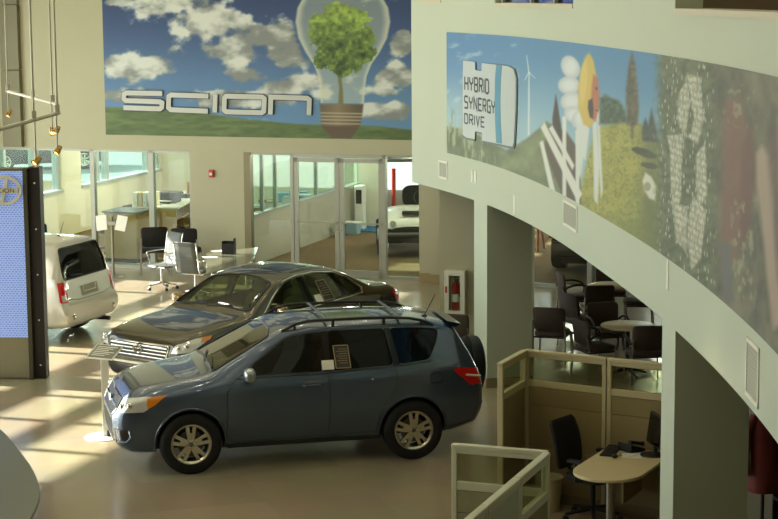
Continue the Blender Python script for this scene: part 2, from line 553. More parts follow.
# left outer wall with tall glazing; local frame of the back wall, y negative = towards camera
mb = MB(MW)
GL0, GL1, GTOP = -30.0, -1.4, 5.75
mb.box(AL - 0.25, AL, -45, 0.0, GTOP, CEIL)
mb.box(AL - 0.25, AL, GL1, 0.22, 0, GTOP)
mb.box(AL - 0.25, AL, -45, GL0, 0, GTOP)
struct('wall_left', mb, M_WALL, smooth=False)
mb = MB(MW)
y = GL0
while y < GL1 + 0.1:
    mb.box(AL - 0.2, AL - 0.05, y - 0.07, y + 0.07, 0, GTOP); y += 1.43
for z, e in ((0.06, .06), (1.3, .08), (2.3, .1), (3.3, .12), (4.2, .16), (4.95, .1), (GTOP - 0.05, .05)):
    mb.box(AL - 0.2, AL - 0.05, GL0, GL1, z - e, z + e)
o = struct('window_7', mb, M_ALU, smooth=False)
# far side behind the camera and the right
mb = MB(MW); mb.box(AL, 17, -45.3, -45, 0, CEIL); struct('wall_front', mb, M_WALL, smooth=False)
mb = MB(MW); mb.box(16.7, 17, -45, 16, 0, CEIL); struct('wall_far_right', mb, M_WALL, smooth=False)

# back rooms: office left, service corridor right
OH = 2.75
mb = MB(MW)
mb.box(AL - 0.25, AL, 0.22, 16, 0, 1.06)
mb.box(AL - 0.25, AL, 0.22, 16, 2.55, OH)
for y0, y1 in ((0.22, 0.5), (4.25, 5.2), (9.6, 16)):
    mb.box(AL - 0.25, AL, y0, y1, 1.06, 2.55)
M_OFF = mat('office_paint', (226, 218, 190), 0.8, var=0.02)
struct('wall_office', mb, M_OFF, smooth=False)
wn = 8
for y0, y1, bars in ((0.5, 4.25, (0.53, 1.75, 3.1, 4.2)), (5.2, 9.6, (5.25, 6.2, 6.7, 9.0, 9.55))):
    mb = MB(MW)
    for yb in bars: mb.box(AL - 0.2, AL - 0.05, yb - 0.055, yb + 0.055, 1.06, 2.55)
    mb.box(AL - 0.2, AL + 0.05, y0, y1, 1.03, 1.1); mb.box(AL - 0.2, AL - 0.05, y0, y1, 2.49, 2.55)
    o = struct('window_%d' % wn, mb, mat('window_frame_grey', (164, 170, 164), .5), smooth=False); wn += 1
    m = MB(MW); m.box(AL - 0.13, AL - 0.12, y0, y1, 1.1, 2.5); m.build('glass_pane', M_OFFGLASS, o, smooth=False)
# half-height glazed partition between office and corridor
PA = -1.86 - 1.02
hw = [on_level(258, 263), on_level(331, 237)]
PA = float(np.dot(hw[0] - WP, WT)); PB = float(np.dot(hw[1] - WP, WT))
PA = (PA + PB) / 2
mb = MB(MW); mb.box(PA - 0.12, PA, 0.25, 9.5, 0, 1.02)
mb.box(PA - 0.12, PA, 0.25, 9.5, 2.55, OH)
struct('wall_partition', mb, mat('partition_paint', (176, 168, 148), 0.7), smooth=False)
mb = MB(MW)
for yb in (0.3, 1.0, 1.75, 2.5, 3.7, 5.0, 6.5, 8.0, 9.45):
    mb.box(PA - 0.1, PA - 0.02, yb - 0.035, yb + 0.035, 1.02, 2.55)
mb.box(PA - 0.14, PA + 0.03, 0.25, 9.5, 1.0, 1.05)
o = struct('window_10', mb, M_ALU, smooth=False)
m = MB(MW); m.box(PA - 0.06, PA - 0.05, 0.25, 9.5, 1.05, 2.55); m.build('glass_pane', M_OFFGLASS, o, smooth=False)
mb = MB(MW); mb.box(AL, PA - .35, 9.75, 9.95, 0, OH); struct('wall_office_end', mb, M_OFF, smooth=False)
# corridor: end wall panel, side return
bl = on_level(350, 226); br_ = on_level(379, 226)
ya = float(-np.dot(bl - WP, WN)); xa = float(np.dot(bl - WP, WT)); xb = float(np.dot(br_ - WP, WT))
mb = MB(MW); mb.box(PA, xb + 0.05, ya, ya + 0.2, 0, OH); struct('wall_corridor', mb, M_OFF, smooth=False)
# far service bay: pale back wall with open bay
mb = MB(MW); mb.box(xb + 0.05, 16, 15.8, 16, 2.4, OH)
struct('wall_bay', mb, M_OFF, smooth=False)
# second glazed line behind the lounge
G0 = np.array(wall_pt(1.75, 0.05, 0)[:2]); G1 = np.array((9.5, 31.2))
gl_ang = math.atan2(*(G1 - G0)[::-1]); gl_len = float(np.linalg.norm(G1 - G0))
MG = frame((G0[0], G0[1], 0), gl_ang)
mb = MB(MG)
for a in (0.03, 2.45, 4.9, gl_len - 0.03): mb.box(a - 0.045, a + 0.045, 0, 0.12, 0, SOFFIT)
mb.box(0, gl_len, 0, 0.12, 0, 0.07); mb.box(0, gl_len, 0, 0.12, SOFFIT - 0.06, SOFFIT)
o = struct('window_11', mb, M_ALU, smooth=False)
m = MB(MG); m.box(0, gl_len, 0.055, 0.065, 0.07, SOFFIT - 0.06); m.build('glass_pane', M_GLASS, o, smooth=False)

# roof of the back rooms with unseen holes added to throw sun patches on the floor
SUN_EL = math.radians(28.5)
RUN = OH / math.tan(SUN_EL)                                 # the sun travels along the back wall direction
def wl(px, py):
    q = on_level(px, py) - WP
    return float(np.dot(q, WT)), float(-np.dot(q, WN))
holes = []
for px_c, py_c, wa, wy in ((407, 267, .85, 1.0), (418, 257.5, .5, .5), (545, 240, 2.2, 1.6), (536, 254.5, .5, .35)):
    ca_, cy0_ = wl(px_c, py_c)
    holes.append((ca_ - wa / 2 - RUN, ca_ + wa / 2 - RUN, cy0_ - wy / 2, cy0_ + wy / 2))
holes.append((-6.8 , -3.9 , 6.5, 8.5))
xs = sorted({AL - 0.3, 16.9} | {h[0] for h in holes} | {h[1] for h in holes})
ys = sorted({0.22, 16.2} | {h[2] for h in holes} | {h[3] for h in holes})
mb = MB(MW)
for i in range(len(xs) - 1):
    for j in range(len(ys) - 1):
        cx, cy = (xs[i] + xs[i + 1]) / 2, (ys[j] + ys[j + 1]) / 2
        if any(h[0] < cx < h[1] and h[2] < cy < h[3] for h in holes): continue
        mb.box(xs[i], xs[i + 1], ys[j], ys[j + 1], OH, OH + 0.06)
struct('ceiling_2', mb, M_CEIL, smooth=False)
# ------------------------------------------------------------------ printed murals
def vnoise(x, y, seed=0):
    xi = np.floor(x).astype(int); yi = np.floor(y).astype(int)
    fx = x - xi; fy = y - yi
    fx = fx * fx * (3 - 2 * fx); fy = fy * fy * (3 - 2 * fy)
    def h(a, b):
        n = (a * 374761393 + b * 668265263 + seed * 974711) & 0x7fffffff
        n = ((n ^ (n >> 13)) * 1274126177) & 0x7fffffff
        return ((n ^ (n >> 16)) & 0xffff) / 65535.0
    return (h(xi, yi) * (1 - fx) + h(xi + 1, yi) * fx) * (1 - fy) + (h(xi, yi + 1) * (1 - fx) + h(xi + 1, yi + 1) * fx) * fy
def fbm(x, y, o=5, seed=0):
    s = 0; a = 0.5; t = 0
    for k in range(o):
        s = s + a * vnoise(x * 2 ** k, y * 2 ** k, seed + k * 7); t += a; a *= 0.5
    return s / t
def sstep(a, b, x):
    t = np.clip((x - a) / (b - a), 0, 1)
    return t * t * (3 - 2 * t)

class Paint:
    """a print: sample points with picture coordinates X, Y (y downwards) and an RGB value each"""
    def __init__(self, X, Y):
        self.X = X; self.Y = Y; self.C = np.zeros(X.shape + (3,))
    def over(self, rgb, m):
        m = np.clip(m, 0, 1)[..., None]
        c = np.array(rgb, float) if not isinstance(rgb, np.ndarray) else rgb
        self.C = self.C * (1 - m) + c * m
    def poly(self, pts, soft=0.8):
        X, Y = self.X, self.Y
        ins = np.zeros(X.shape, bool); dist = np.full(X.shape, 1e9)
        n = len(pts)
        for i in range(n):
            x0, y0 = pts[i]; x1, y1 = pts[(i + 1) % n]
            if y0 != y1:
                c = ((y0 > Y) != (y1 > Y)) & (X < (x1 - x0) * (Y - y0) / (y1 - y0) + x0)
                ins ^= c
            dx, dy = x1 - x0, y1 - y0
            t = np.clip(((X - x0) * dx + (Y - y0) * dy) / (dx * dx + dy * dy + 1e-12), 0, 1)
            dist = np.minimum(dist, np.hypot(X - x0 - t * dx, Y - y0 - t * dy))
        sd = np.where(ins, dist, -dist)
        return np.clip(sd / soft * 0.5 + 0.5, 0, 1)
    def ell(self, cx, cy, rx, ry, rot=0, soft=0.12):
        c, s = math.cos(math.radians(rot)), math.sin(math.radians(rot))
        u = ((self.X - cx) * c + (self.Y - cy) * s) / rx; v = (-(self.X - cx) * s + (self.Y - cy) * c) / ry
        return 1 - sstep(1 - soft, 1 + soft, np.hypot(u, v))

def print_mesh(name, P3, C, m):
    nr, nc = C.shape[:2]
    b = MB(); b.v = [tuple(p) for r in P3 for p in r]
    b.f = [(i * nc + k, i * nc + k + 1, (i + 1) * nc + k + 1, (i + 1) * nc + k) for i in range(nr - 1) for k in range(nc - 1)]
    b.mi = [0] * len(b.f)
    me = bpy.data.meshes.new(name); me.from_pydata(b.v, [], b.f); me.materials.append(m)
    at = me.color_attributes.new('print', 'FLOAT_COLOR', 'POINT')
    s = np.clip(C.reshape(-1, 3) / 255.0, 0, 1)
    l = np.where(s <= 0.04045, s / 12.92, ((s + 0.055) / 1.055) ** 2.4)
    at.data.foreach_set('color', np.c_[l, np.ones(len(l))].astype(np.float32).ravel())
    o = bpy.data.objects.new(name, me); COL.objects.link(o)
    return o

# ---- sky / light-bulb mural on the back wall (picture coordinates: measured on the photograph, scale of the wall)
za0, _ = on_wall(106, 134)
MA0, MA1, MZ0, MZ1 = za0, 0.72, 2.73, 6.7
aw = np.array([on_wall(x, y) for x, y in ((106, 20), (412, 20), (106, 134), (412, 141), (250, 70))])
px_ = np.array([(106, 20), (412, 20), (106, 134), (412, 141), (250, 70)], float)
AF, *_ = np.linalg.lstsq(np.c_[aw, aw[:, :1] * aw[:, 1:], np.ones(5)], px_, rcond=None)
na, nz_ = 430, 250
ga, gzv = np.meshgrid(np.linspace(MA0, MA1, na), np.linspace(MZ0, MZ1, nz_))
XY = np.stack([ga, gzv, ga * gzv, np.ones_like(ga)], -1) @ AF
p = Paint(XY[..., 0], XY[..., 1]); X, Y = p.X, p.Y
base = sstep(-20, 120, Y)[..., None]
p.C[:] = np.array((30, 52, 98)) * (1 - base) + np.array((92, 132, 172)) * base
cl = np.zeros_like(X)
for cx, cy, rx, ry in ((150, 67, 48, 17), (128, 62, 25, 14), (205, 22, 42, 26), (240, 50, 45, 22), (185, 0, 60, 16), (290, 45, 40, 25), (262, 38, 40, 24), (255, 76, 34, 12), (395, 75, 26, 14), (404, 40, 14, 18), (130, 96, 50, 8), (240, 98, 70, 10), (290, 85, 45, 14), (390, 110, 40, 12), (380, 92, 30, 8), (300, -20, 70, 18), (150, -25, 60, 20), (118, 2, 22, 5)):
    cl = np.maximum(cl, np.exp(-(((X - cx) / rx) ** 2 + ((Y - cy) / ry) ** 2) * 1.1))
nz1 = fbm(X / 22, Y / 16, 6, 3)
mk = sstep(0.40, 0.66, cl * 0.75 + (nz1 - 0.5) * 1.25 + 0.12)
sh = fbm(X / 26 + 9, Y / 14 + 0.6, 5, 11)
shade = sstep(0.35, 0.75, sh + (nz1 - 0.5) * 0.8)[..., None]
cc = np.array((128, 132, 128)) * (1 - shade) + np.array((214, 217, 208)) * shade
p.over(cc, mk * 0.95)
gx_ = np.array([90, 107, 145, 180, 215, 250, 300, 345, 380, 440]); gy_ = np.array([106, 107, 107, 109, 114, 119, 124, 125, 126, 133])
gl_ = np.interp(X, gx_, gy_)
gn = fbm(X / 14, Y / 3, 4, 5)
p.over(np.array((86, 106, 58)) + (gn[..., None] - 0.5) * np.array((50, 50, 34)), sstep(-0.8, 1.0, Y - gl_))
# bulb glass
bt = lambda y: np.interp(y, [-26, -18, -5, 8, 22, 38, 52, 64, 76, 88, 102], [0, 22, 37, 44, 46, 43, 36, 28, 23.5, 22, 21])
dxb = np.abs(X - 344.5) / np.maximum(bt(Y), 0.5)
inb = (1 - sstep(0.96, 1.03, dxb)) * (Y < 103) * (Y > -26)
p.over((186, 190, 168), inb * 0.52)
p.over((206, 208, 186), inb * sstep(0.8, 1.0, dxb) * 0.75)
# trunk and crown
p.over((116, 108, 66), p.poly([(340.5, 104), (341.5, 88), (340, 76), (336, 66), (346, 66), (343.5, 78), (345, 90), (345.5, 104)], 1.0))
crown = np.full(X.shape, -9.0)
for cx, cy, r in ((344, 30, 25), (330, 32, 17), (358, 38, 17), (340, 18, 15), (355, 22, 14), (333, 52, 14), (352, 55, 15), (366, 52, 10), (322, 24, 10), (344, 66, 10), (325, 60, 8)):
    crown = np.maximum(crown, 1.15 - np.hypot(X - cx, Y - cy) / r)
ln = fbm(X / 3.2, Y / 3.0, 3, 21)
l2 = fbm(X / 9, Y / 9, 3, 33)
cm = sstep(0.02, 0.12, crown + (ln - 0.5) * 0.75)
gcol = np.array((48, 66, 26)) + ln[..., None] * np.array((95, 105, 50)) + (l2[..., None] - 0.45) * np.array((70, 80, 34)) + np.clip((40 - Y) / 90, -0.3, 0.4)[..., None] * np.array((80, 80, 40))
p.over(gcol, cm)
# screw cap
cap = p.poly([(322.5, 104), (365, 104), (364, 113), (362, 125), (353, 138.5), (335, 138.5), (324, 126), (323.5, 113)], 0.9)
g = 1 - np.abs((X - 340) / 26)
ccol = np.array((78, 68, 50)) + np.clip(g, 0, 1)[..., None] * np.array((52, 46, 34))
p.over(ccol, cap)
for yy in (113.2, 116.6, 120.0, 123.6):
    p.over((178, 172, 150), cap * np.exp(-((Y - yy - 0.02 * (X - 344)) / 0.75) ** 2) * (Y < 126) * 0.85)
p.over((92, 76, 58), cap * sstep(125, 127, Y))
p.C *= 0.98
P3 = [[wall_pt(ga[i, k], -0.006, gzv[i, k]) for k in range(na)] for i in range(nz_)]
o = print_mesh('wall_mural', P3, p.C, vcol_mat('mural_print', 0.55))
tag(o, 'sky mural with a tree inside a light bulb printed on back wall', 'mural', None)

# raised lettering on the sky mural
def lt(pts):  # enlarged crop coordinates -> photograph
    return [(100 + x / 3.383, 70 + y / 3.383) for x, y in pts]
LET = {
 's': ([[(214, 79), (92, 77), (85, 81), (84, 97), (90, 103), (206, 107), (213, 111), (212, 126), (206, 131), (83, 127)]], False),
 'c': ([[(370, 88), (244, 84), (236, 89), (235, 127), (243, 134), (368, 139)]], False),
 'i': ([[(393, 82), (391, 143)]], False),
 'o': ([[(430, 88), (552, 91), (559, 97), (557, 139), (550, 144), (430, 141), (423, 135), (424, 94)]], True),
 'n': ([[(579, 150), (581, 91), (703, 95), (711, 101), (709, 152)]], False)}
M_LET = mat('letter_face', (164, 164, 154), 0.35, 0.2, var=0.02)
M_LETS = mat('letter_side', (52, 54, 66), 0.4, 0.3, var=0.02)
sg = thing('wall_sign', 'five raised silver capital letters along the hill of the sky mural', 'sign', wall_pt(-3.5, -0.03, 3.2))
sg_inv = Matrix.Translation(-Vector(sg.location))
for nm, (sts, cl_) in LET.items():
    m = MB(sg_inv)
    for st in sts:
        q = [on_wall(x, y) for x, y in lt(st)]
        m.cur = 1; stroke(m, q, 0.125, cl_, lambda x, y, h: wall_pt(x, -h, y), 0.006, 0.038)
        m.cur = 0; stroke(m, q, 0.098, cl_, lambda x, y, h: wall_pt(x, -h, y), 0.036, 0.05)
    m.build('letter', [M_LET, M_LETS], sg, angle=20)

# ---- long print on the curved balcony front
FZ0, FZ1 = [], []
for x, y in ((452, 157.5), (500, 171), (560, 195), (600, 213), (650, 238), (700, 280)): FZ0.append(fas_uv(x, y)[1])
for x, y in ((452, 33), (500, 36), (560, 42), (650, 58), (700, 69), (770, 86)): FZ1.append(fas_uv(x, y)[1])
print('mural z', FZ0, FZ1)
fz0, fz1 = float(np.mean(FZ0)), float(np.mean(FZ1)) + .035
fu0 = fas_uv(447, 90)[0]; fu1 = fas_uv(776, 200)[0] + 1.6
nu, nv = 620, 150
# columns denser where the print is far away so that every column is about equally wide in the room
gu = np.linspace(fu0, fu1, nu); gv = np.linspace(fz0, fz1, nv)
GX = np.zeros((nv, nu)); GY = np.zeros((nv, nu))
for k in range(nu):
    x, y, _ = fas_pt(gu[k], 0)
    for i, z in ((0, fz0), (nv - 1, fz1)):
        d = np.array((x, y, z)) - CAM
        w = d @ FW
        GX[i, k] = 389 + F_PX * (d @ RT) / w; GY[i, k] = 259.5 - F_PX * (d @ UP) / w
    GX[:, k] = np.linspace(GX[0, k], GX[-1, k], nv); GY[:, k] = np.linspace(GY[0, k], GY[-1, k], nv)
p = Paint(GX, GY); X, Y = GX, GY
V = ((np.arange(nv) / (nv - 1))[:, None] * np.ones((1, nu)))      # 0 bottom .. 1 top
UU = gu[None, :] * np.ones((nv, 1))
t = sstep(0.25, 1.0, V)[..., None]
p.C[:] = np.array((150, 182, 196)) * (1 - t) + np.array((74, 128, 170)) * t
blue = (1 - sstep(452, 560, X)) * 0.5
p.over((70, 118, 172), blue * sstep(0.3, 0.8, V))
w = fbm(X / 14 + Y / 30, Y / 9, 5, 41)
p.over((176, 198, 206), sstep(0.55, 0.8, w) * (X < 520) * 0.6)
p.over((168, 196, 208), sstep(-0.2, -0.9, (V - 0.75)) * (X < 470) * 0.3)
# hills, grass on the left
gnl = fbm(X / 2.2, Y / 14, 4, 51); gnf = fbm(X / 9, Y / 9, 4, 52)
p.over(np.array((104, 116, 84)) + (gnf[..., None] - 0.5) * 50, p.poly([(440, 125), (470, 130), (507, 150), (528, 138), (547, 121), (556, 126), (580, 200), (580, 230), (440, 180)], 1.5))
p.over(np.array((128, 140, 100)) + (gnf[..., None] - 0.5) * 40, p.poly([(500, 168), (547, 124), (552, 127), (525, 172)], 3) * 0.7)
blades = sstep(0.50, 0.66, gnl) * sstep(0, 14, Y - (88 + (X - 447) * 0.75 + 14 * np.sin(X * 0.9))) * (1 - sstep(482, 505, X))
p.over((160, 174, 138), blades * 0.75)
p.over((86, 104, 82), sstep(0.58, 0.7, fbm(X / 2.0, Y / 12, 3, 60)) * sstep(0, 14, Y - (100 + (X - 447) * 0.6)) * (1 - sstep(490, 505, X)) * 0.5)
# wind turbine
p.over((206, 216, 214), p.poly([(528.2, 135), (529.0, 72), (530.0, 72), (530.0, 135)], 0.7))
for a in ((529.4, 72, 527, 55), (529.4, 72, 535.5, 78), (529.4, 72, 525, 80)):
    p.over((206, 216, 214), p.poly([(a[0] - 0.6, a[1]), (a[2] - 0.2, a[3]), (a[2] + 0.3, a[3]), (a[0] + 0.6, a[1])], 0.6))
# meadow with yellow flowers
fl = fbm(X / 1.7, Y / 1.7, 2, 71); fl2 = fbm(X / 12, Y / 8, 3, 72)
mead = p.poly([(596, 128), (618, 121), (640, 122), (655, 138), (662, 140), (664, 262), (600, 232), (578, 205), (590, 150)], 2.0)
p.over(np.array((150, 150, 66)) + (fl2[..., None] - 0.5) * np.array((60, 50, 30)), mead)
p.over((186, 180, 88), mead * sstep(0.5, 0.75, fl) * 0.4)
p.over((104, 118, 58), mead * sstep(0.56, 0.72, fbm(X / 2.3, Y / 2.3, 2, 75)) * 0.55)
p.over((100, 112, 62), mead * sstep(190, 240, Y + (X - 620) * 0.4) * 0.5)
p.over((92, 104, 60), sstep(632, 652, X) * mead * 0.75)
p.over((48, 58, 40), (p.ell(645, 152, 13, 4, 20) + p.ell(650, 165, 9, 3, 10) + p.ell(640, 150, 8, 2.5, 8)) * 0.75)
# fence with a dark horse behind it
p.over((82, 74, 60), p.poly([(548, 126), (566, 130), (580, 150), (582, 206), (566, 204), (545, 150)], 1.2))
p.over((54, 44, 38), p.poly([(553.5, 135), (553, 118), (555, 104), (556.2, 94), (558, 103), (560, 116), (562, 128), (563, 150), (556, 150)], 1.0))
for q in ([(541, 127), (545, 122), (583, 194), (578, 202)], [(540, 142), (543.5, 140), (556, 192), (551.5, 196)], [(549, 128), (553, 125), (575, 165), (573, 170)], [(562.8, 116), (566.8, 116), (566.8, 203), (562.8, 203)], [(576, 130), (580, 128), (580, 206), (576, 206)]):
    p.over((208, 212, 202), p.poly(q, 0.9))
# flower costume: white petals, yellow hood, brown face
for cx, cy, rx, ry, ro in ((571, 67, 9, 12, -25), (569.5, 85, 11, 9, 5), (572, 101, 11, 9.5, -12), (574, 114, 9.5, 8, 25), (580, 118, 7, 10, 30), (600, 116, 3, 9, -12)):
    m_ = p.ell(cx, cy, rx, ry, ro, 0.14)
    p.over(np.array((206, 214, 216)) - sstep(0.3, 1.0, np.hypot((X - cx) / rx, (Y - cy) / ry))[..., None] * 22, m_)
for q in ([(577, 124), (586, 120), (585, 150), (581, 178), (577.5, 172), (578, 150)], [(593, 124), (597, 118), (600, 165), (598.5, 204), (594.5, 200), (594, 160)], [(597.5, 118), (600.5, 126), (603.5, 190), (601.5, 198), (599, 160)], [(582, 118), (590, 128), (586, 160), (580, 150)]):
    p.over((200, 208, 202), p.poly(q, 1.0))
p.over((196, 172, 84), p.poly([(587, 55), (590, 53), (594, 60), (597, 76), (598, 100), (596, 118), (591, 127), (584, 124), (579, 108), (578.5, 88), (581, 70)], 1.2))
p.over((214, 194, 112), p.ell(584, 82, 3.5, 22, 4, 0.4) * 0.6)
p.over((170, 104, 72), p.poly([(594, 74), (598, 78), (600, 92), (599.5, 108), (596, 121), (592, 118), (591.5, 100), (592.5, 84)], 1.2))
p.over((52, 44, 44), p.poly([(589, 100), (593, 98), (594, 108), (593.5, 118), (590.5, 117), (588.5, 108)], 0.9))
p.over((60, 40, 34), p.ell(597, 88, 1.0, 1.6) + p.ell(597.5, 110, 1.6, 0.9))
# woods, poplar, small pines
wn_ = fbm(X / 3, Y / 3, 3, 81)
def trees(mask, a, b):
    p.over(np.array(a) + (wn_[..., None] - 0.4) * np.array(b), mask)
trees(p.poly([(600, 124), (600, 98), (606, 94), (613, 98), (620, 100), (626, 110), (627, 122)], 1.6), (58, 78, 60), (60, 70, 50))
trees(p.poly([(627, 124), (626.5, 90), (629, 66), (632.5, 52), (636, 64), (638, 85), (639.5, 110), (638, 124), (634, 126), (634, 138), (632, 138), (631.5, 126)], 1.6), (78, 74, 56), (66, 66, 46))
trees(p.poly([(643, 140), (643, 126), (646, 117), (649, 124), (652, 108), (656, 124), (660, 142)], 1.4), (56, 66, 58), (50, 56, 40))
p.over((202, 204, 188), p.poly([(643, 180), (646, 172), (652, 176), (657, 186), (656, 200), (650, 198), (645, 190)], 1.2))
p.over((120, 124, 88), p.ell(648, 186, 3.5, 4.5) * 0.7)
# dark hedge with scattered pale dots, recycling arrows of dots
hd = sstep(652, 666, X + (wn_ - 0.5) * 8)
hn = fbm(X / 5, Y / 5, 4, 91)
p.over(np.array((88, 98, 70)) + (hn[..., None] - 0.5) * np.array((66, 66, 50)), hd)
cellx = UU * 17.0; celly = V * (fz1 - fz0) * 17.0
def dots(seed, dens):
    ix = np.floor(cellx).astype(int); iy = np.floor(celly).astype(int)
    r1 = vnoise(ix + 0.0, iy + 0.0, seed); r2 = vnoise(ix + 0.0, iy + 0.0, seed + 5); r3 = vnoise(ix + 0.0, iy + 0.0, seed + 9)
    dd_ = np.hypot(cellx - ix - 0.3 - 0.4 * r2, celly - iy - 0.3 - 0.4 * r3)
    return (r1 < dens) * (1 - sstep(0.26, 0.42, dd_))
p.over((190, 194, 172), dots(7, 0.16) * hd * (1 - sstep(712, 724, X)) * 0.85)
arrows = np.zeros_like(X)
for q in ([(687, 73), (701, 77), (703.5, 112), (706, 111), (699, 143), (687, 136), (692, 132), (695, 118)], [(680, 92), (687.5, 79), (691, 101), (685.5, 138), (678, 118)], [(667.5, 135), (684, 133), (682.5, 150), (682, 190), (676, 230), (671.5, 190), (671, 150)], [(697, 154), (706, 141), (708, 194), (699, 209), (696.5, 180)], [(676, 202), (688, 206), (687.5, 254), (676, 238)], [(690, 212), (694, 195), (707, 210), (701.5, 258), (692, 270), (688, 240)]):
    arrows = np.maximum(arrows, p.poly(q, 1.0))
p.over((166, 168, 146), arrows * 0.75)
p.over((206, 206, 188), arrows * np.clip(dots(23, 0.75) + dots(24, 0.3), 0, 1) * 0.85)
# right end: blurred woodland, reddish trunk and a pale arm
dk = sstep(708, 724, X)
n3 = fbm(X / 9, Y / 22, 4, 101)
p.over(np.array((92, 92, 72)) + (n3[..., None] - 0.5) * np.array((80, 74, 60)), dk)
p.over((118, 84, 68), p.poly([(726, 100), (742, 98), (752, 150), (748, 215), (736, 262), (722, 268), (722, 200)], 4) * 0.85)
p.over((96, 62, 52), p.poly([(742, 150), (752, 120), (758, 160), (752, 220), (744, 250), (740, 220)], 3) * 0.7)
p.over((150, 156, 118), sstep(0.52, 0.7, fbm(X / 4, Y / 9, 3, 111)) * p.poly([(733, 200), (756, 200), (756, 310), (733, 300)], 4) * 0.7)
p.over((150, 152, 118), sstep(0.6, 0.72, fbm(X / 5, Y / 7, 3, 113)) * p.poly([(725, 80), (756, 86), (756, 130), (725, 120)], 4) * 0.6)
p.over((92, 94, 92), p.poly([(722, 240), (732, 244), (733, 300), (724, 300)], 2.5))
p.over((168, 148, 130), p.poly([(757, 152), (763, 144), (770, 156), (775, 200), (778, 270), (784, 320), (774, 330), (768, 280), (762, 220), (757, 180)], 2.5) * 0.9)
p.over((96, 74, 70), p.poly([(768, 130), (790, 120), (820, 300), (810, 420), (786, 340), (778, 250)], 5) * 0.7)
p.C = p.C * 0.96 + 5
P3 = [[fas_pt(gu[k], gv[i], 0.006) for k in range(nu)] for i in range(nv)]
o = print_mesh('wall_mural', P3, p.C, MATS['mural_print'])
tag(o, 'long curved mural of meadow, fence, flower child and recycling arrows on balcony front', 'mural', None)

# battery-shaped plaque with lettering
STROKES = {
 'H': [[(0, 0), (0, 6)], [(4, 0), (4, 6)], [(0, 3), (4, 3)]], 'Y': [[(0, 6), (0, 4), (2, 2.8), (4, 4), (4, 6)], [(2, 2.8), (2, 0)]],
 'B': [[(0, 0), (0, 6), (3.3, 6), (4, 5.3), (4, 3.7), (3.3, 3), (0, 3)], [(3.3, 3), (4, 2.3), (4, 0.7), (3.3, 0), (0, 0)]],
 'R': [[(0, 0), (0, 6), (3.3, 6), (4, 5.3), (4, 3.6), (3.3, 2.9), (0, 2.9)], [(2, 2.9), (4, 0)]], 'I': [[(0, 0), (0, 6)]],
 'D': [[(0, 0), (0, 6), (3, 6), (4, 5), (4, 1), (3, 0), (0, 0)]], 'S': [[(4, 6), (0.6, 6), (0, 5.4), (0, 3.6), (0.6, 3), (3.4, 3), (4, 2.4), (4, 0.6), (3.4, 0), (0, 0)]],
 'N': [[(0, 0), (0, 6), (4, 0), (4, 6)]], 'E': [[(4, 6), (0, 6), (0, 0), (4, 0)], [(0, 3), (3.4, 3)]],
 'G': [[(4, 6), (0.6, 6), (0, 5.4), (0, 0.6), (0.6, 0), (4, 0), (4, 3), (2, 3)]], 'V': [[(0, 6), (2, 0), (4, 6)]],
 'C': [[(4, 6), (0.6, 6), (0, 5.4), (0, 0.6), (0.6, 0), (4, 0)]], 'O': [[(0.6, 6), (3.4, 6), (4, 5.4), (4, 0.6), (3.4, 0), (0.6, 0), (0, 0.6), (0, 5.4), (0.6, 6)]]}
def word(mb, text, emb, x, y, size, gap=0.35, aspect=1.0, wgt=0.17, h0=0, h1=0.003):
    """text in stroke letters, size = letter height; emb(x, y, h)"""
    k = size / 6
    for ch in text:
        if ch == ' ':
            x += 4 * k * aspect; continue
        wd = 0 if ch == 'I' else 4
        for st in STROKES[ch]:
            stroke(mb, [(x + a * k * aspect, y + b * k) for a, b in st], size * wgt, False, emb, h0, h1)
        x += (wd + 6 * gap) * k * aspect
    return x
def uv(q): return [fas_uv(x, y) for x, y in q]
po = thing('wall_plaque', 'silver battery-shaped plaque with three lines of dark lettering on curved mural', 'plaque', fas_pt(fas_uv(490, 100)[0], fas_uv(490, 140)[1], 0.02))
pin = Matrix.Translation(-Vector(po.location))
def fprism(mb, q, h0, h1):
    """flat outline in wall coordinates, sliced finely so that it follows the curved wall"""
    n = len(q)
    bm = bmesh.new()
    lo = [bm.verts.new((u, z, h0)) for u, z in q]; hi = [bm.verts.new((u, z, h1)) for u, z in q]
    bm.faces.new(lo[::-1]); bm.faces.new(hi)
    for i in range(n): bm.faces.new((lo[i], lo[(i + 1) % n], hi[(i + 1) % n], hi[i]))
    bmesh.ops.triangulate(bm, faces=bm.faces[:])
    for u in np.arange(min(a for a, b in q) + .1, max(a for a, b in q), .1):
        bmesh.ops.bisect_plane(bm, geom=bm.verts[:] + bm.edges[:] + bm.faces[:], plane_co=(u, 0, 0), plane_no=(1, 0, 0))
    bm.verts.index_update()
    mb.add([fas_pt(v.co.x, v.co.y, v.co.z) for v in bm.verts], [tuple(v.index for v in f.verts) for f in bm.faces])
    bm.free()
M_PLQ = mat('plaque_silver', (182, 190, 190), 0.35, 0.2, var=0.04, scale=2)
M_PLQD = mat('plaque_edge', (92, 100, 104), 0.45, 0.2, var=0.03)
out = [(465.0, 60.5), (477.0, 62), (477.2, 70), (483.6, 71), (483.8, 63), (498, 64.5), (510, 66), (515.5, 69), (518, 78), (517.6, 110), (516, 142), (514.5, 146.5), (510, 146), (484, 140.5), (484, 132.5), (477, 131), (476.6, 139.2), (468, 137.5), (464.6, 134.5), (464.4, 100)]
m = MB(pin); q = uv(out)
cu = np.mean([a for a, b in q]); cz = np.mean([b for a, b in q])
m.cur = 1; fprism(m, [(cu + (a - cu) * 1.03 , cz + (b - cz) * 1.03 - 0.012) for a, b in q], 0.008, 0.02)
m.cur = 0; fprism(m, q, 0.018, 0.03)
m.build('plaque_body', [M_PLQ, M_PLQD], po, smooth=False)
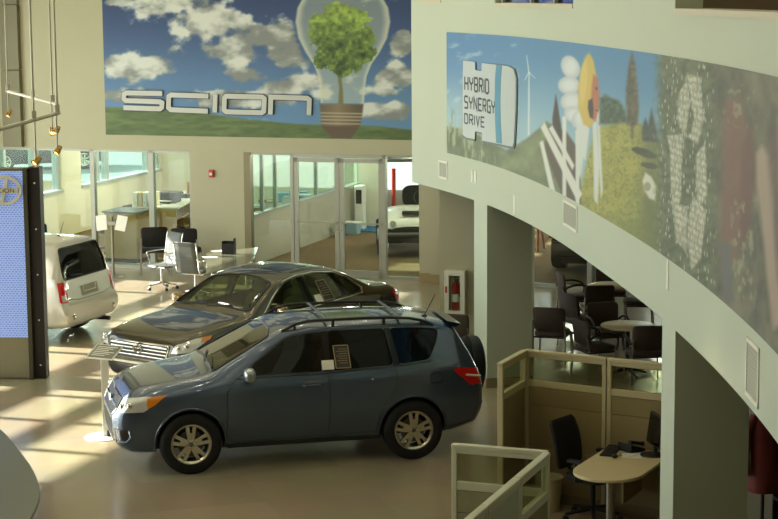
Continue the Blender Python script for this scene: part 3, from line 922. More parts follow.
m = MB(pin); fprism(m, uv([(498.5, 64.8), (504, 65.5), (503, 80), (502.4, 100), (502.8, 120), (504, 143.5), (498.5, 142.5), (497.4, 120), (497, 100), (497.4, 80)]), 0.03, 0.034)
m.build('stripe', mat('plaque_blue', (72, 142, 176), 0.3, var=0.15, scale=3), po, smooth=False)
m = MB(pin)
emb = lambda x, y, h: fas_pt(x, y, 0.031 + h)
for tx, (x0, y0), (x1, y1), (xt, yt) in (('HYBRID', (466.5, 89.5), (490.5, 91.5), (466.7, 76.5)), ('SYNERGY', (466.3, 107.5), (496.5, 112.2), (466.5, 96)), ('DRIVE', (466.3, 122.8), (486.0, 126.5), (466.5, 113.5))):
    (ua, zb_), (ub, _), (_, zt_) = fas_uv(x0, y0), fas_uv(x1, y1), fas_uv(xt, yt)
    hgt = zt_ - zb_
    dummy = MB(); wx = word(dummy, tx, emb, 0, 0, hgt) - 0.35 * hgt
    word(m, tx, emb, ua + 0.02, zb_, hgt, aspect=(ub - ua) / wx, h0=0, h1=0.004)
m.build('lettering', mat('plaque_ink', (44, 50, 56), 0.5, var=0), po, smooth=False)

# vents and cover plates on the balcony front
def fas_thing(name, label, cat, px, py, group=None):
    u, z = fas_uv(px, py)
    x, y, _ = fas_pt(u, z, 0.0)
    r = fas_dir(u)
    return thing(name, label, cat, (x, y, z), r, group)
# local frame: x along the wall towards the camera, -y... outwards is local -y side
def vent(px, py, w, h, label):
    t_ = fas_thing('wall_vent', label, 'vent', px, py, 'square air vents on the balcony front')
    m = MB()
    for x0, x1, z0, z1 in ((-w / 2, w / 2, h / 2 - 0.03, h / 2), (-w / 2, w / 2, -h / 2, -h / 2 + 0.03), (-w / 2, -w / 2 + 0.03, -h / 2, h / 2), (w / 2 - 0.03, w / 2, -h / 2, h / 2)):
        m.box(x0, x1, -0.010, 0.03, z0, z1)
    m.build('vent_frame', M_WHITE, t_, smooth=False)
    m = MB(); m.box(-w / 2 + 0.03, w / 2 - 0.03, -0.004, 0.03, -h / 2 + 0.03, h / 2 - 0.03)
    n = 11
    for i in range(n):
        z = -h / 2 + 0.035 + (h - 0.07) * (i + 0.5) / n
        m.add([(-w / 2 + 0.03, -0.004, z - 0.008), (w / 2 - 0.03, -0.004, z - 0.008), (w / 2 - 0.03, -0.009, z + 0.006), (-w / 2 + 0.03, -0.009, z + 0.006)], [(0, 1, 2, 3)])
    m.build('grille', mat('vent_grey', (176, 178, 162), 0.6), t_, smooth=False)
def px_width(x0, x1, y): return abs(fas_uv(x1, y)[0] - fas_uv(x0, y)[0])
vent(443.5, 170, px_width(439.5, 448, 170), 0.27, 'small square vent below the grass end of the curved mural')
vent(570.5, 216, px_width(563.5, 577.5, 216), 0.30, 'square vent below the white fence of the curved mural')
vent(753, 372, px_width(747, 760, 372), 0.42, 'pale tall vent near the right end of the balcony front')
for px, py, s_, lb in ((472.3, 176, 0.09, 'left small blank plate of a close pair below the plaque'), (475.6, 177, 0.09, 'right small blank plate of a close pair below the plaque'), (514.5, 205, 0.13, 'single narrow blank plate right of the far column top'), (668, 275, 0.13, 'single narrow blank plate above the near column')):
    t_ = fas_thing('cover_plate', lb, 'plate', px, py, 'blank cover plates on the balcony front')
    m = MB(); m.box(-0.035, 0.035, -0.008, 0.02, -s_, s_)
    m.build('plate', M_WHITE, t_, bev=0.004)
# fire alarm on the back wall
a_, z_ = on_wall(212, 173.5)
t_ = thing('fire_alarm', 'small red fire alarm strobe on the beige back wall', 'fire alarm', wall_pt(a_, 0, z_), -TH)
m = MB(); m.box(-0.055, 0.055, -0.05, 0.02, -0.075, 0.075); m.build('housing', mat('alarm_red', (176, 34, 26), 0.4), t_, bev=0.01)
m = MB(); m.box(-0.03, 0.03, -0.075, -0.045, -0.035, 0.025); m.build('strobe', mat('strobe_lens', (226, 210, 205), 0.2), t_, bev=0.008)
# ------------------------------------------------------------------ vehicles
def pchip(xs, ys, x):
    xs = np.array(xs, float); ys = np.array(ys, float)
    h = np.diff(xs); d = np.diff(ys) / h
    m = np.zeros_like(ys)
    for i in range(1, len(xs) - 1):
        if d[i - 1] * d[i] > 0:
            w1 = 2 * h[i] + h[i - 1]; w2 = h[i] + 2 * h[i - 1]
            m[i] = (w1 + w2) / (w1 / d[i - 1] + w2 / d[i])
    m[0] = d[0]; m[-1] = d[-1]
    i = np.clip(np.searchsorted(xs, x) - 1, 0, len(xs) - 2)
    t = (x - xs[i]) / h[i]
    return ys[i] * (1 + 2 * t) * (1 - t) ** 2 + h[i] * m[i] * t * (1 - t) ** 2 + ys[i + 1] * t * t * (3 - 2 * t) + h[i] * m[i + 1] * t * t * (t - 1)

def loft(st, X0, n_u=110, inset=None, urange=None):
    """body shell from stations (u, zb, wb, zm, wm, zs, ws, ze, we, zc); local x = X0 - u"""
    st = np.array(st, float)
    u0, u1 = urange or (st[0, 0], st[-1, 0])
    k = np.linspace(0, 1, n_u)
    us = np.sort(np.unique(np.concatenate([u0 + (u1 - u0) * (0.5 - 0.5 * np.cos(PI * k)), st[(st[:, 0] >= u0) & (st[:, 0] <= u1), 0]])))
    mb = MB(); rings = []
    for u in us:
        zb, wb, zm, wm, zs, ws, ze, we, zc = [float(pchip(st[:, 0], st[:, c], u)) for c in range(1, 10)]
        if inset:
            zb = inset[0]; wb = wm - 0.12; wm -= 0.09; ws -= 0.085; we -= 0.06; ze -= 0.05; zc -= 0.055; zs -= 0.02; zm = max(zm, zb + 0.1)
        sec = [(0, zb), (wb * 0.85, zb), (wb, zb + 0.05), (wm, zm), (wm - 0.008, zs - 0.07 if zs - 0.07 > zm else (zm + zs) / 2), (ws, zs), (we, ze), (we * 0.82, ze + 0.62 * (zc - ze)), (0, zc)]
        s = fillet(sec, [0, .06, .08, .14, .05, .05, .075, .25, 0], 4)
        rings.append([(X0 - u, q[0], q[1]) for q in s] + [(X0 - u, -q[0], q[1]) for q in s[-2:0:-1]])
    n = len(rings[0])
    vs = [p for r in rings for p in r]
    fs = [(i * n + k, i * n + (k + 1) % n, (i + 1) * n + (k + 1) % n, (i + 1) * n + k) for i in range(len(rings) - 1) for k in range(n)]
    for base in (0, (len(rings) - 1) * n):
        c = tuple(np.mean([vs[base + k] for k in range(n)], axis=0))
        vs.append(c); ci = len(vs) - 1
        fs += [(base + k, base + (k + 1) % n, ci) for k in range(n)]
    mb.add(vs, fs)
    return mb

DIRS = {'L': Vector((0, -1, 0)), 'R': Vector((0, 1, 0)), 'F': Vector((-1, 0, 0)), 'B': Vector((1, 0, 0)), 'T': Vector((0, 0, -1)),
        'FL': Vector((-0.75, -0.66, 0)).normalized(), 'FR': Vector((-0.75, 0.66, 0)).normalized(), 'BL': Vector((0.7, -0.71, 0)).normalized(), 'BR': Vector((0.7, 0.71, 0)).normalized()}
class Car:
    def __init__(self, st, front, wb):
        self.X0 = front + wb / 2; self.st = st
        self.shell = loft(st, self.X0)
        self.bvh = BVHTree.FromPolygons([Vector(v) for v in self.shell.v], self.shell.f)
        self.front = front; self.wb = wb
    def axes(self, d):
        D = DIRS[d]
        if d == 'T': return Vector((1, 0, 0)), Vector((0, 1, 0)), D
        return Vector((-D.y, D.x, 0)), Vector((0, 0, 1)), D
    def hit(self, d, a, b, off=0.0):
        e1, e2, D = self.axes(d)
        h = self.bvh.ray_cast(e1 * a + e2 * b - D * 6, D)
        return None if h[0] is None else h[0] - D * off
    def c2(self, d, p):
        """plane coordinates of a local 3d point in view d"""
        e1, e2, D = self.axes(d); v = Vector(p)
        return (v.dot(e1), v.dot(e2))
    def side(self, poly, d='L'):
        """(u, z) pairs -> view coordinates of the given side"""
        return [self.c2(d, (self.X0 - u, 0, z)) for u, z in poly]
    def panel(self, mb, d, poly, off, nc=22, nr=7):
        poly = [(p[0], p[1]) for p in poly]
        a0 = min(p[0] for p in poly); a1 = max(p[0] for p in poly)
        e = (a1 - a0) * 1e-3
        rows = []
        for k in range(nc + 1):
            a = a0 + e + (a1 - a0 - 2 * e) * (0.5 - 0.5 * math.cos(PI * k / nc))
            zs = []
            for i in range(len(poly)):
                (x0, y0), (x1, y1) = poly[i], poly[(i + 1) % len(poly)]
                if (x0 <= a < x1) or (x1 <= a < x0):
                    zs.append(y0 + (y1 - y0) * (a - x0) / (x1 - x0))
            if len(zs) < 2: continue
            lo, hi = min(zs), max(zs)
            row = [self.hit(d, a, lo + (hi - lo) * j / nr, off) for j in range(nr + 1)]
            if any(r is None for r in row): continue
            rows.append(row)
        if len(rows) > 1: mb.grid(rows)
        return mb
    def line(self, mb, d, pts, r, off=0.0, closed=False, n=6, sub=6):
        q = []
        N = len(pts)
        for i in range(N if closed else N - 1):
            (x0, y0), (x1, y1) = pts[i][:2], pts[(i + 1) % N][:2]
            for k in range(sub): q.append((x0 + (x1 - x0) * k / sub, y0 + (y1 - y0) * k / sub))
        if not closed: q.append(tuple(pts[-1][:2]))
        P = [self.hit(d, a, b, off) for a, b in q]
        P = [p for p in P if p is not None]
        if len(P) > 2: mb.tube(P, r, n, closed)
        return mb
    def prism(self, mb, d, poly, t0, t1):
        e1, e2, D = self.axes(d)
        n = len(poly)
        vs = [e1 * p[0] + e2 * p[1] + D * t0 for p in poly] + [e1 * p[0] + e2 * p[1] + D * t1 for p in poly]
        mb.add(vs, [tuple(range(n))[::-1], tuple(range(n, 2 * n))] + [(i, (i + 1) % n, n + (i + 1) % n, n + i) for i in range(n)])

def boolean(ob, cutters):
    for c in cutters:
        md = ob.modifiers.new('cut', 'BOOLEAN'); md.operation = 'DIFFERENCE'; md.object = c; md.solver = 'EXACT'
        try: md.material_mode = 'TRANSFER'
        except Exception: pass
    bpy.context.view_layer.update()
    dg = bpy.context.evaluated_depsgraph_get()
    me = bpy.data.meshes.new_from_object(ob.evaluated_get(dg), depsgraph=dg)
    ob.modifiers.clear()
    if len(me.polygons) > 500: ob.data = me
    else: print('BOOLEAN FAILED', ob.name)
    for c in cutters: bpy.data.objects.remove(c)
    ob.data.polygons.foreach_set('use_smooth', [True] * len(ob.data.polygons))
    ob.data.set_sharp_from_angle(angle=math.radians(32))

def wheel(parent, x, y, R, rimR, style, rim_mat, w=0.215, yaw=0.0):
    s = 1 if y > 0 else -1
    M = frame((x, y, R), (0 if s > 0 else PI) + yaw)
    m = MB(M); h = w / 2
    prof = [(rimR - 0.015, -h * 0.9), (rimR + 0.02, -h), (R * 0.86, -h * 1.02), (R - 0.03, -h * 0.94), (R - 0.004, -h * 0.72), (R, 0), (R - 0.004, h * 0.72), (R - 0.03, h * 0.94), (R * 0.86, h * 1.02), (rimR + 0.02, h), (rimR - 0.015, h * 0.9)]
    m.lathe(prof, 44, 'y', closed=True)
    o = m.build('wheel', M_RUBBER, parent)
    m = MB(M)
    m.lathe([(rimR - 0.012, -h * 0.9), (rimR + 0.012, h * 0.86), (rimR + 0.012, h * 0.95), (rimR - 0.006, h * 0.97), (rimR - 0.028, h * 0.8), (rimR - 0.035, -h * 0.8)], 44, 'y', closed=True)
    hub = 0.062
    if style == 'five':
        for k in range(5):
            a = 2 * PI * k / 5 + PI / 2
            for sd in (-1, 1):
                r0, r1 = hub * 0.7, rimR - 0.012
                def P(r, t, y_): return (r * math.cos(a) - t * math.sin(a), y_, r * math.sin(a) + t * math.cos(a))
                t0a, t0b, t1a, t1b = sd * 0.004, sd * 0.038, sd * 0.021, sd * 0.066
                if True:
                    vs = [P(r0, t0a, h * .86), P(r0, t0b, h * .86), P(r1, t1b, h * .86), P(r1, t1a, h * .86), P(r0, t0a, h * .5), P(r0, t0b, h * .5), P(r1, t1b, h * .6), P(r1, t1a, h * .6)]
                    m.add(vs, [(0, 1, 2, 3), (4, 7, 6, 5), (0, 4, 5, 1), (1, 5, 6, 2), (2, 6, 7, 3), (3, 7, 4, 0)])
                    if sd == 1:
                        vs = [P(r0, -.03, h * .84), P(r0, .03, h * .84), P(r0 + .09, .03, h * .84), P(r0 + .09, -.03, h * .84), P(r0, -.03, h * .5), P(r0, .03, h * .5), P(r0 + .09, .03, h * .55), P(r0 + .09, -.03, h * .55)]
                        m.add(vs, [(0, 1, 2, 3), (4, 7, 6, 5), (0, 4, 5, 1), (1, 5, 6, 2), (2, 6, 7, 3), (3, 7, 4, 0)])
    else:
        for k in range(7):
            a = 2 * PI * k / 7
            def P(r, t, y_): return (r * math.cos(a) - t * math.sin(a), y_, r * math.sin(a) + t * math.cos(a))
            r0, r1 = hub * .7, rimR - .012
            vs = [P(r0, -.02, h * .8), P(r0, .02, h * .8), P(r1, .03, h * .85), P(r1, -.03, h * .85), P(r0, -.02, h * .5), P(r0, .02, h * .5), P(r1, .03, h * .6), P(r1, -.03, h * .6)]
            m.add(vs, [(0, 1, 2, 3), (4, 7, 6, 5), (0, 4, 5, 1), (1, 5, 6, 2), (2, 6, 7, 3), (3, 7, 4, 0)])
    m.lathe([(0.001, h * .9), (hub * .9, h * .88), (hub, h * .8), (hub, h * .4), (0.001, h * .4)], 20, 'y')
    m.build('rim', rim_mat, o, angle=30)
    m = MB(M); m.lathe([(0.02, h * .3), (rimR * .66, h * .3), (rimR * .66, h * .2), (0.02, h * .2)], 28, 'y', closed=True)
    m.build('brake_disc', mat('brake_iron', (92, 88, 80), 0.5, 0.6), o)
    m = MB(M)
    m.lathe([(0.001, h * .95), (0.026, h * .94), (0.03, h * .86), (0.001, h * .86)], 16, 'y')
    for k in range(5):
        a = 2 * PI * k / 5 - PI / 2
        m.ellipsoid((0.046 * math.cos(a), h * .88, 0.046 * math.sin(a)), (0.009, 0.008, 0.009), 8, 5)
    m.build('hub_cap', mat('hub_grey', (120, 116, 106), 0.35, 0.7, var=0), o)
    return o

def car_seat(parent, x, y, m_, w=0.5, zb=0.5, name='front_seat', top=1.12, head=True):
    m = MB()
    m.ellipsoid((x, y, zb), (0.26, w / 2, 0.09), 16, 8, 0.6)
    rows = []
    m.M = Matrix.Translation((x - 0.24, y, zb)) @ Matrix.Rotation(math.radians(-17), 4, 'Y')
    m.ellipsoid((0, 0, (top - zb) * 0.5), (0.08, w / 2, (top - zb) * 0.54), 16, 10, 0.65)
    if head:
        for q in ([0] if w < 0.8 else [-w * 0.3, w * 0.3]): m.ellipsoid((0, q, (top - zb) * 1.12 + 0.05), (0.055, 0.13, 0.1), 14, 8, 0.7)
    return m.build(name, m_, parent)

def oval_emblem(parent, M, s, name='emblem'):
    m = MB(M)
    def ring(cx, cz, rx, rz, t):
        m.tube([(0.0, cx + rx * math.cos(2 * PI * k / 28), cz + rz * math.sin(2 * PI * k / 28)) for k in range(28)], t, 6, True)
    ring(0, 0, s, s * 0.68, s * 0.1)
    ring(0, s * 0.30, s * 0.62, s * 0.27, s * 0.085)
    ring(0, 0, s * 0.27, s * 0.62, s * 0.085)
    return m.build(name, M_CHROME, parent)

def sticker(parent, car, d, poly, lines, name='window_sticker', dark=True):
    m = MB(); car.panel(m, d, poly, 0.012, 8, 5)
    o = m.build(name, mat('sticker_dark', (58, 54, 48), 0.6) if dark else M_PAPER, parent)
    if dark:
        m = MB()
        car.line(m, d, poly, 0.006, 0.013, True)
        a0, a1 = min(p[0] for p in poly), max(p[0] for p in poly); b0, b1 = min(p[1] for p in poly), max(p[1] for p in poly)
        for k in range(lines):
            z = b1 - (b1 - b0) * (0.16 + 0.72 * k / lines)
            car.line(m, d, [(a0 + (a1 - a0) * .16, z), (a0 + (a1 - a0) * (.84 if k % 2 else .7), z)], 0.003, 0.012, sub=3)
        m.build('print_lines', mat('sticker_tan', (168, 150, 108), 0.6), o)
    return o

def paint(name, rgb, rough=0.28, metal=0.55):
    return mat(name, rgb, rough, metal, var=0.0, coat=1.0)

# ================= compact SUV, blue-grey
SUV = [(0.00, .42, .46, .54, .58, .62, .57, .66, .50, .68), (0.05, .33, .62, .54, .72, .70, .70, .755, .58, .79), (0.13, .28, .71, .56, .79, .83, .765, .875, .62, .915), (0.22, .25, .75, .58, .83, .89, .80, .955, .67, .985),
       (0.40, .24, .78, .60, .875, .935, .845, 1.005, .735, 1.04), (0.75, .24, .80, .62, .90, .975, .868, 1.06, .785, 1.10), (1.05, .24, .80, .64, .905, 1.01, .878, 1.10, .81, 1.145),
       (1.30, .24, .80, .65, .907, 1.03, .88, 1.215, .775, 1.27), (1.60, .24, .80, .65, .907, 1.045, .88, 1.375, .72, 1.43), (1.85, .24, .80, .65, .907, 1.06, .88, 1.505, .675, 1.56),
       (2.05, .24, .80, .66, .907, 1.065, .88, 1.58, .652, 1.632), (2.4, .24, .80, .66, .907, 1.08, .88, 1.615, .642, 1.672), (3.0, .24, .80, .66, .907, 1.10, .88, 1.615, .64, 1.68),
       (3.6, .25, .80, .67, .905, 1.13, .872, 1.59, .63, 1.66), (3.98, .28, .79, .68, .895, 1.15, .86, 1.555, .61, 1.625), (4.10, .30, .78, .68, .885, 1.15, .85, 1.50, .61, 1.575),
       (4.22, .33, .77, .68, .87, 1.13, .83, 1.32, .65, 1.38), (4.33, .36, .75, .68, .85, 1.05, .81, 1.12, .71, 1.16), (4.40, .44, .70, .62, .80, .86, .78, .95, .70, .98)]
def build_suv():
    c = Car(SUV, 0.87, 2.66)
    X0 = c.X0
    h = np.array((-2.606, -0.633)); h /= np.linalg.norm(h)
    lft = np.array((-h[1], h[0]))
    mid = (on_level(190, 473) + on_level(413, 458))[:2] / 2 - lft * 0.79
    root = thing('suv', 'blue-grey compact suv with roof rails and a rear spare wheel parked nearest the camera', 'car', (mid[0], mid[1], 0), math.atan2(h[1], h[0]))
    P = paint('suv_paint', (74, 90, 112), 0.26, 0.55)
    body = c.shell.build('body', [P, M_BLACK, M_DKINT])
    cut = []
    m = MB()
    for u in (0.87, 3.53):
        for s in (1, -1):
            m.lathe([(0.395, s * 0.5), (0.405, s * 1.3)], 40, 'y', (X0 - u, 0, 0.37))
    cut.append(m.build('c', M_BLACK))
    cav = loft(SUV, X0, 60, inset=(0.5,), urange=(1.18, 4.22)); cut.append(cav.build('c', M_DKINT))
    WIN = {'a': [(1.50, 1.115), (1.62, 1.235), (2.02, 1.505), (2.12, 1.54), (2.47, 1.575), (2.47, 1.13)], 'b': [(2.53, 1.13), (2.53, 1.578), (3.23, 1.575), (3.30, 1.16)],
           'c': [(3.36, 1.165), (3.29, 1.572), (3.72, 1.55), (3.90, 1.52), (3.86, 1.40), (3.74, 1.20)]}
    wp = MB()
    for s in ('L', 'R'):
        for k, q in WIN.items():
            poly = fillet(c.side(q, s), 0.05, 3, True)
            c.prism(wp, s, poly, -1.3, -0.45)
    cut.append(wp.build('c', M_BLACK))
    WS = fillet([(-.70, 1.165), (-.40, 1.19), (0, 1.20), (.40, 1.19), (.70, 1.165), (.585, 1.53), (.3, 1.57), (0, 1.58), (-.3, 1.57), (-.585, 1.53)], 0.05, 3, True)
    m = MB(); c.prism(m, 'F', [(-a, b) for a, b in WS], -3, -(X0 - 2.25)); cut.append(m.build('c', M_BLACK))
    RW = fillet([(-.60, 1.20), (.60, 1.20), (.52, 1.50), (-.52, 1.50)], 0.06, 3, True)
    m = MB(); c.prism(m, 'B', RW, -3, (X0 - 3.95)); cut.append(m.build('c', M_BLACK))
    boolean(body, cut)
    body.parent = root
    G = glass('suv_front_glass', (74, 80, 72), 1.5); GD = glass('suv_privacy_glass', (20, 20, 19), 1.32); GW = glass('suv_windshield_glass', (150, 160, 140), 3.0)
    for s in ('L', 'R'):
        for k, q in WIN.items():
            poly = fillet(c.side(q, s), 0.05, 3, True)
            m = MB(); c.panel(m, s, poly, -0.012); m.build('side_window', G if k == 'a' else GD, root)
        for q in ([(2.46, 1.13), (2.46, 1.575), (2.54, 1.578), (2.54, 1.13)], [(3.29, 1.16), (3.22, 1.575), (3.30, 1.572), (3.37, 1.165)]):
            m = MB(); c.panel(m, s, c.side(q, s), 0.003, 4); m.build('door_pillar', M_BLACKG, root)
        m = MB(); c.line(m, s, c.side([(1.42, 1.095), (2.5, 1.115), (3.3, 1.145), (3.76, 1.185)], s), 0.008, 0.002)
        c.line(m, s, c.side([(1.46, 1.12), (1.62, 1.25), (2.02, 1.525), (2.12, 1.56), (2.5, 1.595), (3.3, 1.59), (3.93, 1.53)], s), 0.007, 0.002)
        m.build('window_trim', M_BLACK, root)
        m = MB()
        c.line(m, s, c.side([(1.40, 1.08), (1.30, .95), (1.30, .42), (1.38, .34)], s), 0.005, 0.0)
        c.line(m, s, c.side([(2.50, 1.11), (2.52, .80), (2.50, .36)], s), 0.005)
        c.line(m, s, c.side([(3.33, 1.15), (3.34, .98), (3.22, .76), (3.12, .60), (3.08, .36)], s), 0.005)
        c.line(m, s, c.side([(1.38, .34), (3.08, .36)], s), 0.005)
        m.build('door_seam', M_BLACK, root)
        for u, z in ((2.30, .985), (3.12, 1.02)):
            m = MB(); p = c.hit(s, *c.c2(s, (X0 - u, 0, z)), 0)
            q = [c.hit(s, *c.c2(s, (X0 - u + d_, 0, z)), o_) for d_, o_ in ((-.11, .0), (-.09, .035), (.09, .035), (.11, .0))]
            m.tube(q, 0.014, 8); m.build('door_handle', P, root)
        # sill cladding
        m = MB(); c.line(m, s, c.side([(1.3, .3), (3.1, .3)], s), 0.035, -0.01, sub=10); m.build('sill', M_BLACK, root)
        sg = 1 if s == 'L' else -1
        m = MB(); m.ellipsoid((X0 - 1.55, sg * 1.0, 1.16), (0.075, 0.115, 0.085), 18, 10, 0.75)
        mo = m.build('side_mirror', paint('mirror_cap', (150, 156, 160), 0.25, 0.6), root)
        m = MB(); m.tube([(X0 - 1.55, sg * 0.84, 1.10), (X0 - 1.55, sg * 0.93, 1.13)], 0.03); m.build('mirror_stalk', M_BLACK, mo)
        # roof rail
        m = MB(); pts = []
        for k in range(13):
            u = 2.0 + 1.85 * k / 12
            p = c.hit('T', X0 - u, sg * (.60 if k in (0, 12) else .61))
            e = 0.0 if k in (0, 12) else (0.075 if 1 < k < 11 else 0.055)
            pts.append(p + Vector((0, 0, e)))
        m.tube(pts, 0.018, 8)
        for k in (1, 4, 8, 11): m.tube([pts[k], c.hit('T', pts[k].x, sg * .61)], 0.02, 8)
        m.build('roof_rail', M_BLACK, root)
        # fuel flap / lamps
        if s == 'R':
            pass
        m = MB(); c.panel(m, s, c.side([(4.02, 1.06), (4.06, 1.10), (4.30, 1.04), (4.33, .90), (4.26, .86)], s), 0.006, 12, 5)
        c.panel(m, 'BL' if sg > 0 else 'BR', [c.c2('BL' if sg > 0 else 'BR', q) for q in ((X0 - 4.12, sg * .85, 1.09), (X0 - 4.36, sg * .74, 1.06), (X0 - 4.39, sg * .74, .85), (X0 - 4.2, sg * .85, .9))], 0.008, 12, 5)
        tl = m.build('tail_light', mat('tail_red', (214, 24, 20), 0.12, var=0.1, coat=1.0), root)
        m = MB(); c.line(m, 'BL' if sg > 0 else 'BR', [c.c2('BL' if sg > 0 else 'BR', q) for q in ((X0 - 4.15, sg * .85, 1.0), (X0 - 4.37, sg * .74, .955))], 0.012, 0.012); m.build('lamp_strip', M_WHITE, tl)
        # headlights: clear front part, amber rear corner
        dn = 'FL' if sg > 0 else 'FR'
        f3 = [(X0 - .10, sg * .56, .745), (X0 - .17, sg * .58, .90), (X0 - .40, sg * .80, .945), (X0 - .50, sg * .86, .94), (X0 - .38, sg * .85, .77)]
        m = MB(); c.panel(m, dn, [c.c2(dn, q) for q in f3], 0.006, 16, 6)
        hl = m.build('headlight', mat('lamp_clear', (214, 214, 208), 0.12, 0.25, var=0.16, scale=14, coat=1.0), root)
        m = MB(); c.panel(m, dn, [c.c2(dn, q) for q in ((X0 - .40, sg * .85, .80), (X0 - .40, sg * .83, .925), (X0 - .46, sg * .84, .945), (X0 - .60, sg * .87, .955), (X0 - .48, sg * .87, .85))], 0.009, 12, 5)
        m.build('turn_signal', mat('lamp_amber', (226, 132, 22), 0.15, var=0.08, coat=1.0), hl)
        for q in ((X0 - .17, sg * .64, .82), (X0 - .25, sg * .74, .84)):
            h_ = c.hit(dn, *c.c2(dn, q), 0.01)
            if h_: MB().ellipsoid(h_, (.03, .03, .035), 12, 8).build('bulb_lens', M_CHROME, hl)
        m = MB(); c.panel(m, dn, [c.c2(dn, q) for q in ((X0 - .03, sg * .58, .40), (X0 - .05, sg * .60, .56), (X0 - .16, sg * .80, .54), (X0 - .14, sg * .76, .42))], 0.004, 10, 5)
        fg = m.build('fog_recess', M_BLACK, root)
        m = MB(); c.line(m, dn, [c.c2(dn, q) for q in ((X0 - .16, sg * .81, .55), (X0 - .17, sg * .80, .46), (X0 - .12, sg * .76, .405), (X0 - .05, sg * .62, .39))], 0.008, 0.005); m.build('fog_trim', mat('fog_trim_blue', (104, 122, 138), .3, .5), fg)
        # wheel arch lips
        for u in (.87, 3.53):
            m = MB(); c.line(m, s, c.side([(u + .415 * math.cos(a), .37 + .415 * math.sin(a)) for a in np.linspace(-.15, PI + .15, 24)], s), 0.012, 0.0, sub=1); m.build('arch_lip', P, root)
    m = MB(); c.panel(m, 'F', [(-a, b) for a, b in WS], -0.01, 30, 10); m.build('windshield', GW, root)
    m = MB(); c.line(m, 'F', [(-a, b) for a, b in WS], 0.012, 0.0, True, sub=2); m.build('windshield_seal', M_BLACK, root)
    m = MB(); c.panel(m, 'B', RW, -0.01, 20, 8); m.build('rear_window', GD, root)
    m = MB(); c.panel(m, 'F', [(-.54, .76), (-.52, .885), (.52, .885), (.54, .76), (.46, .685), (-.46, .685)], 0.003, 20, 5); gr = m.build('grille', M_BLACK, root)
    m = MB(); c.line(m, 'F', [(-.5, .785), (.5, .785)], .015, .006); c.line(m, 'F', [(-.53, .885), (-.56, .76), (-.47, .685), (.47, .685), (.56, .76), (.53, .885), (-.53, .885)], .010, .004)
    m.build('grille_bar', M_CHROME, gr)
    p = c.hit('F', 0, .79, .02)
    oval_emblem(root, Matrix.Translation(p), .075)
    m = MB(); c.panel(m, 'F', [(-.5, .42), (-.54, .60), (.54, .60), (.5, .42)], .003, 16, 5); m.build('lower_intake', M_BLACK, root)
    m = MB(); c.line(m, 'F', [(-.6, .39), (-.5, .37), (.5, .37), (.6, .39)], .015, .004); m.build('skid_trim', M_SILVER, root)
    # roof crossbars
    for u in (2.55, 3.45):
        m = MB(); a = c.hit('T', X0 - u, .6); b = c.hit('T', X0 - u, -.6)
        m.tube([a + Vector((0, 0, .07)), a + Vector((0, -.08, .085)), b + Vector((0, .08, .085)), b + Vector((0, 0, .07))], 0.017, 8); m.build('crossbar', M_BLACK, root)
    m = MB(); p = c.hit('T', X0 - 3.82, .28)
    m.ellipsoid(p, (.04, .025, .02), 10, 6); m.tube([p, p + Vector((-.14, 0, .26))], [.007, .004], 6); m.build('antenna', M_BLACK, root)
    # spoiler lip, spare wheel on the tailgate
    m = MB(); m.grid([[(X0 - 4.02, y, 1.632 - .03 * abs(y)) for y in np.linspace(-.6, .6, 13)], [(X0 - 4.2, y * .95, 1.585 - .03 * abs(y)) for y in np.linspace(-.6, .6, 13)], [(X0 - 4.15, y * .95, 1.55 - .03 * abs(y)) for y in np.linspace(-.6, .6, 13)], [(X0 - 4.02, y, 1.56 - .03 * abs(y)) for y in np.linspace(-.6, .6, 13)]]); m.build('spoiler', P, root)
    Ms = Matrix.Translation((X0 - 4.52, -.1, .93))
    m = MB(Ms); m.lathe([(.20, .13), (.30, .13), (.345, .08), (.352, .0), (.335, -.085), (.30, -.1), (.20, -.1)], 40, 'x', closed=True)
    sp = m.build('spare_wheel', M_RUBBER, root)
    m = MB(Ms); m.lathe([(.0, -.1), (.2, -.1), (.29, -.115), (.34, -.09), (.36, -.03), (.362, .05)], 40, 'x'); m.build('wheel_cover', mat('cover_black', (26, 28, 32), .35), sp)
    # bumper strip, wiper, interior
    m = MB(); c.line(m, 'B', [(-.7, .62), (.7, .62)], .03, .005, sub=16); m.build('rear_bumper_step', M_BLACK, root)
    m = MB()
    for y in (.1, .55): c.line(m, 'F', [(-y, 1.19), (-y + .42, 1.235)], .009, .012)
    m.build('wiper', M_BLACK, root)
    for u in (.87, 3.53):
        for y in (.79, -.79): wheel(root, X0 - u, y, .362, .232, 'five', M_SILVER)
    sm = mat('suv_seat', (126, 126, 112), .8)
    for y in (.36, -.36): car_seat(root, X0 - 2.35, y, sm, .48, .62, top=1.2)
    car_seat(root, X0 - 3.2, 0, sm, 1.25, .66, 'rear_bench', 1.2)
    m = MB(); m.ellipsoid((X0 - 1.55, 0, .98), (.25, .7, .11), 20, 8, .6); m.build('dashboard', mat('suv_dash', (128, 122, 102), .7), root)
    m = MB(); m.tube([(X0 - 1.86 + .05 * math.sin(a), .36 + .18 * math.cos(a), 1.03 + .17 * math.sin(a)) for a in np.linspace(0, 2 * PI, 25)[:-1]], .014, 6, True); m.build('steering_wheel', M_BLACK, root)
    sticker(root, c, 'L', c.side([(2.60, 1.16), (2.585, 1.41), (2.76, 1.41), (2.775, 1.16)]), 7)
    sticker(root, c, 'L', c.side([(2.43, 1.15), (2.43, 1.255), (2.575, 1.255), (2.575, 1.15)]), 0, dark=False)
    m = MB(); a = math.pi
    poly = [(X0 - 3.86 + .0, .97), (X0 - 3.86, 1.1), (X0 - 4.0, 1.1), (X0 - 4.0, .97)]
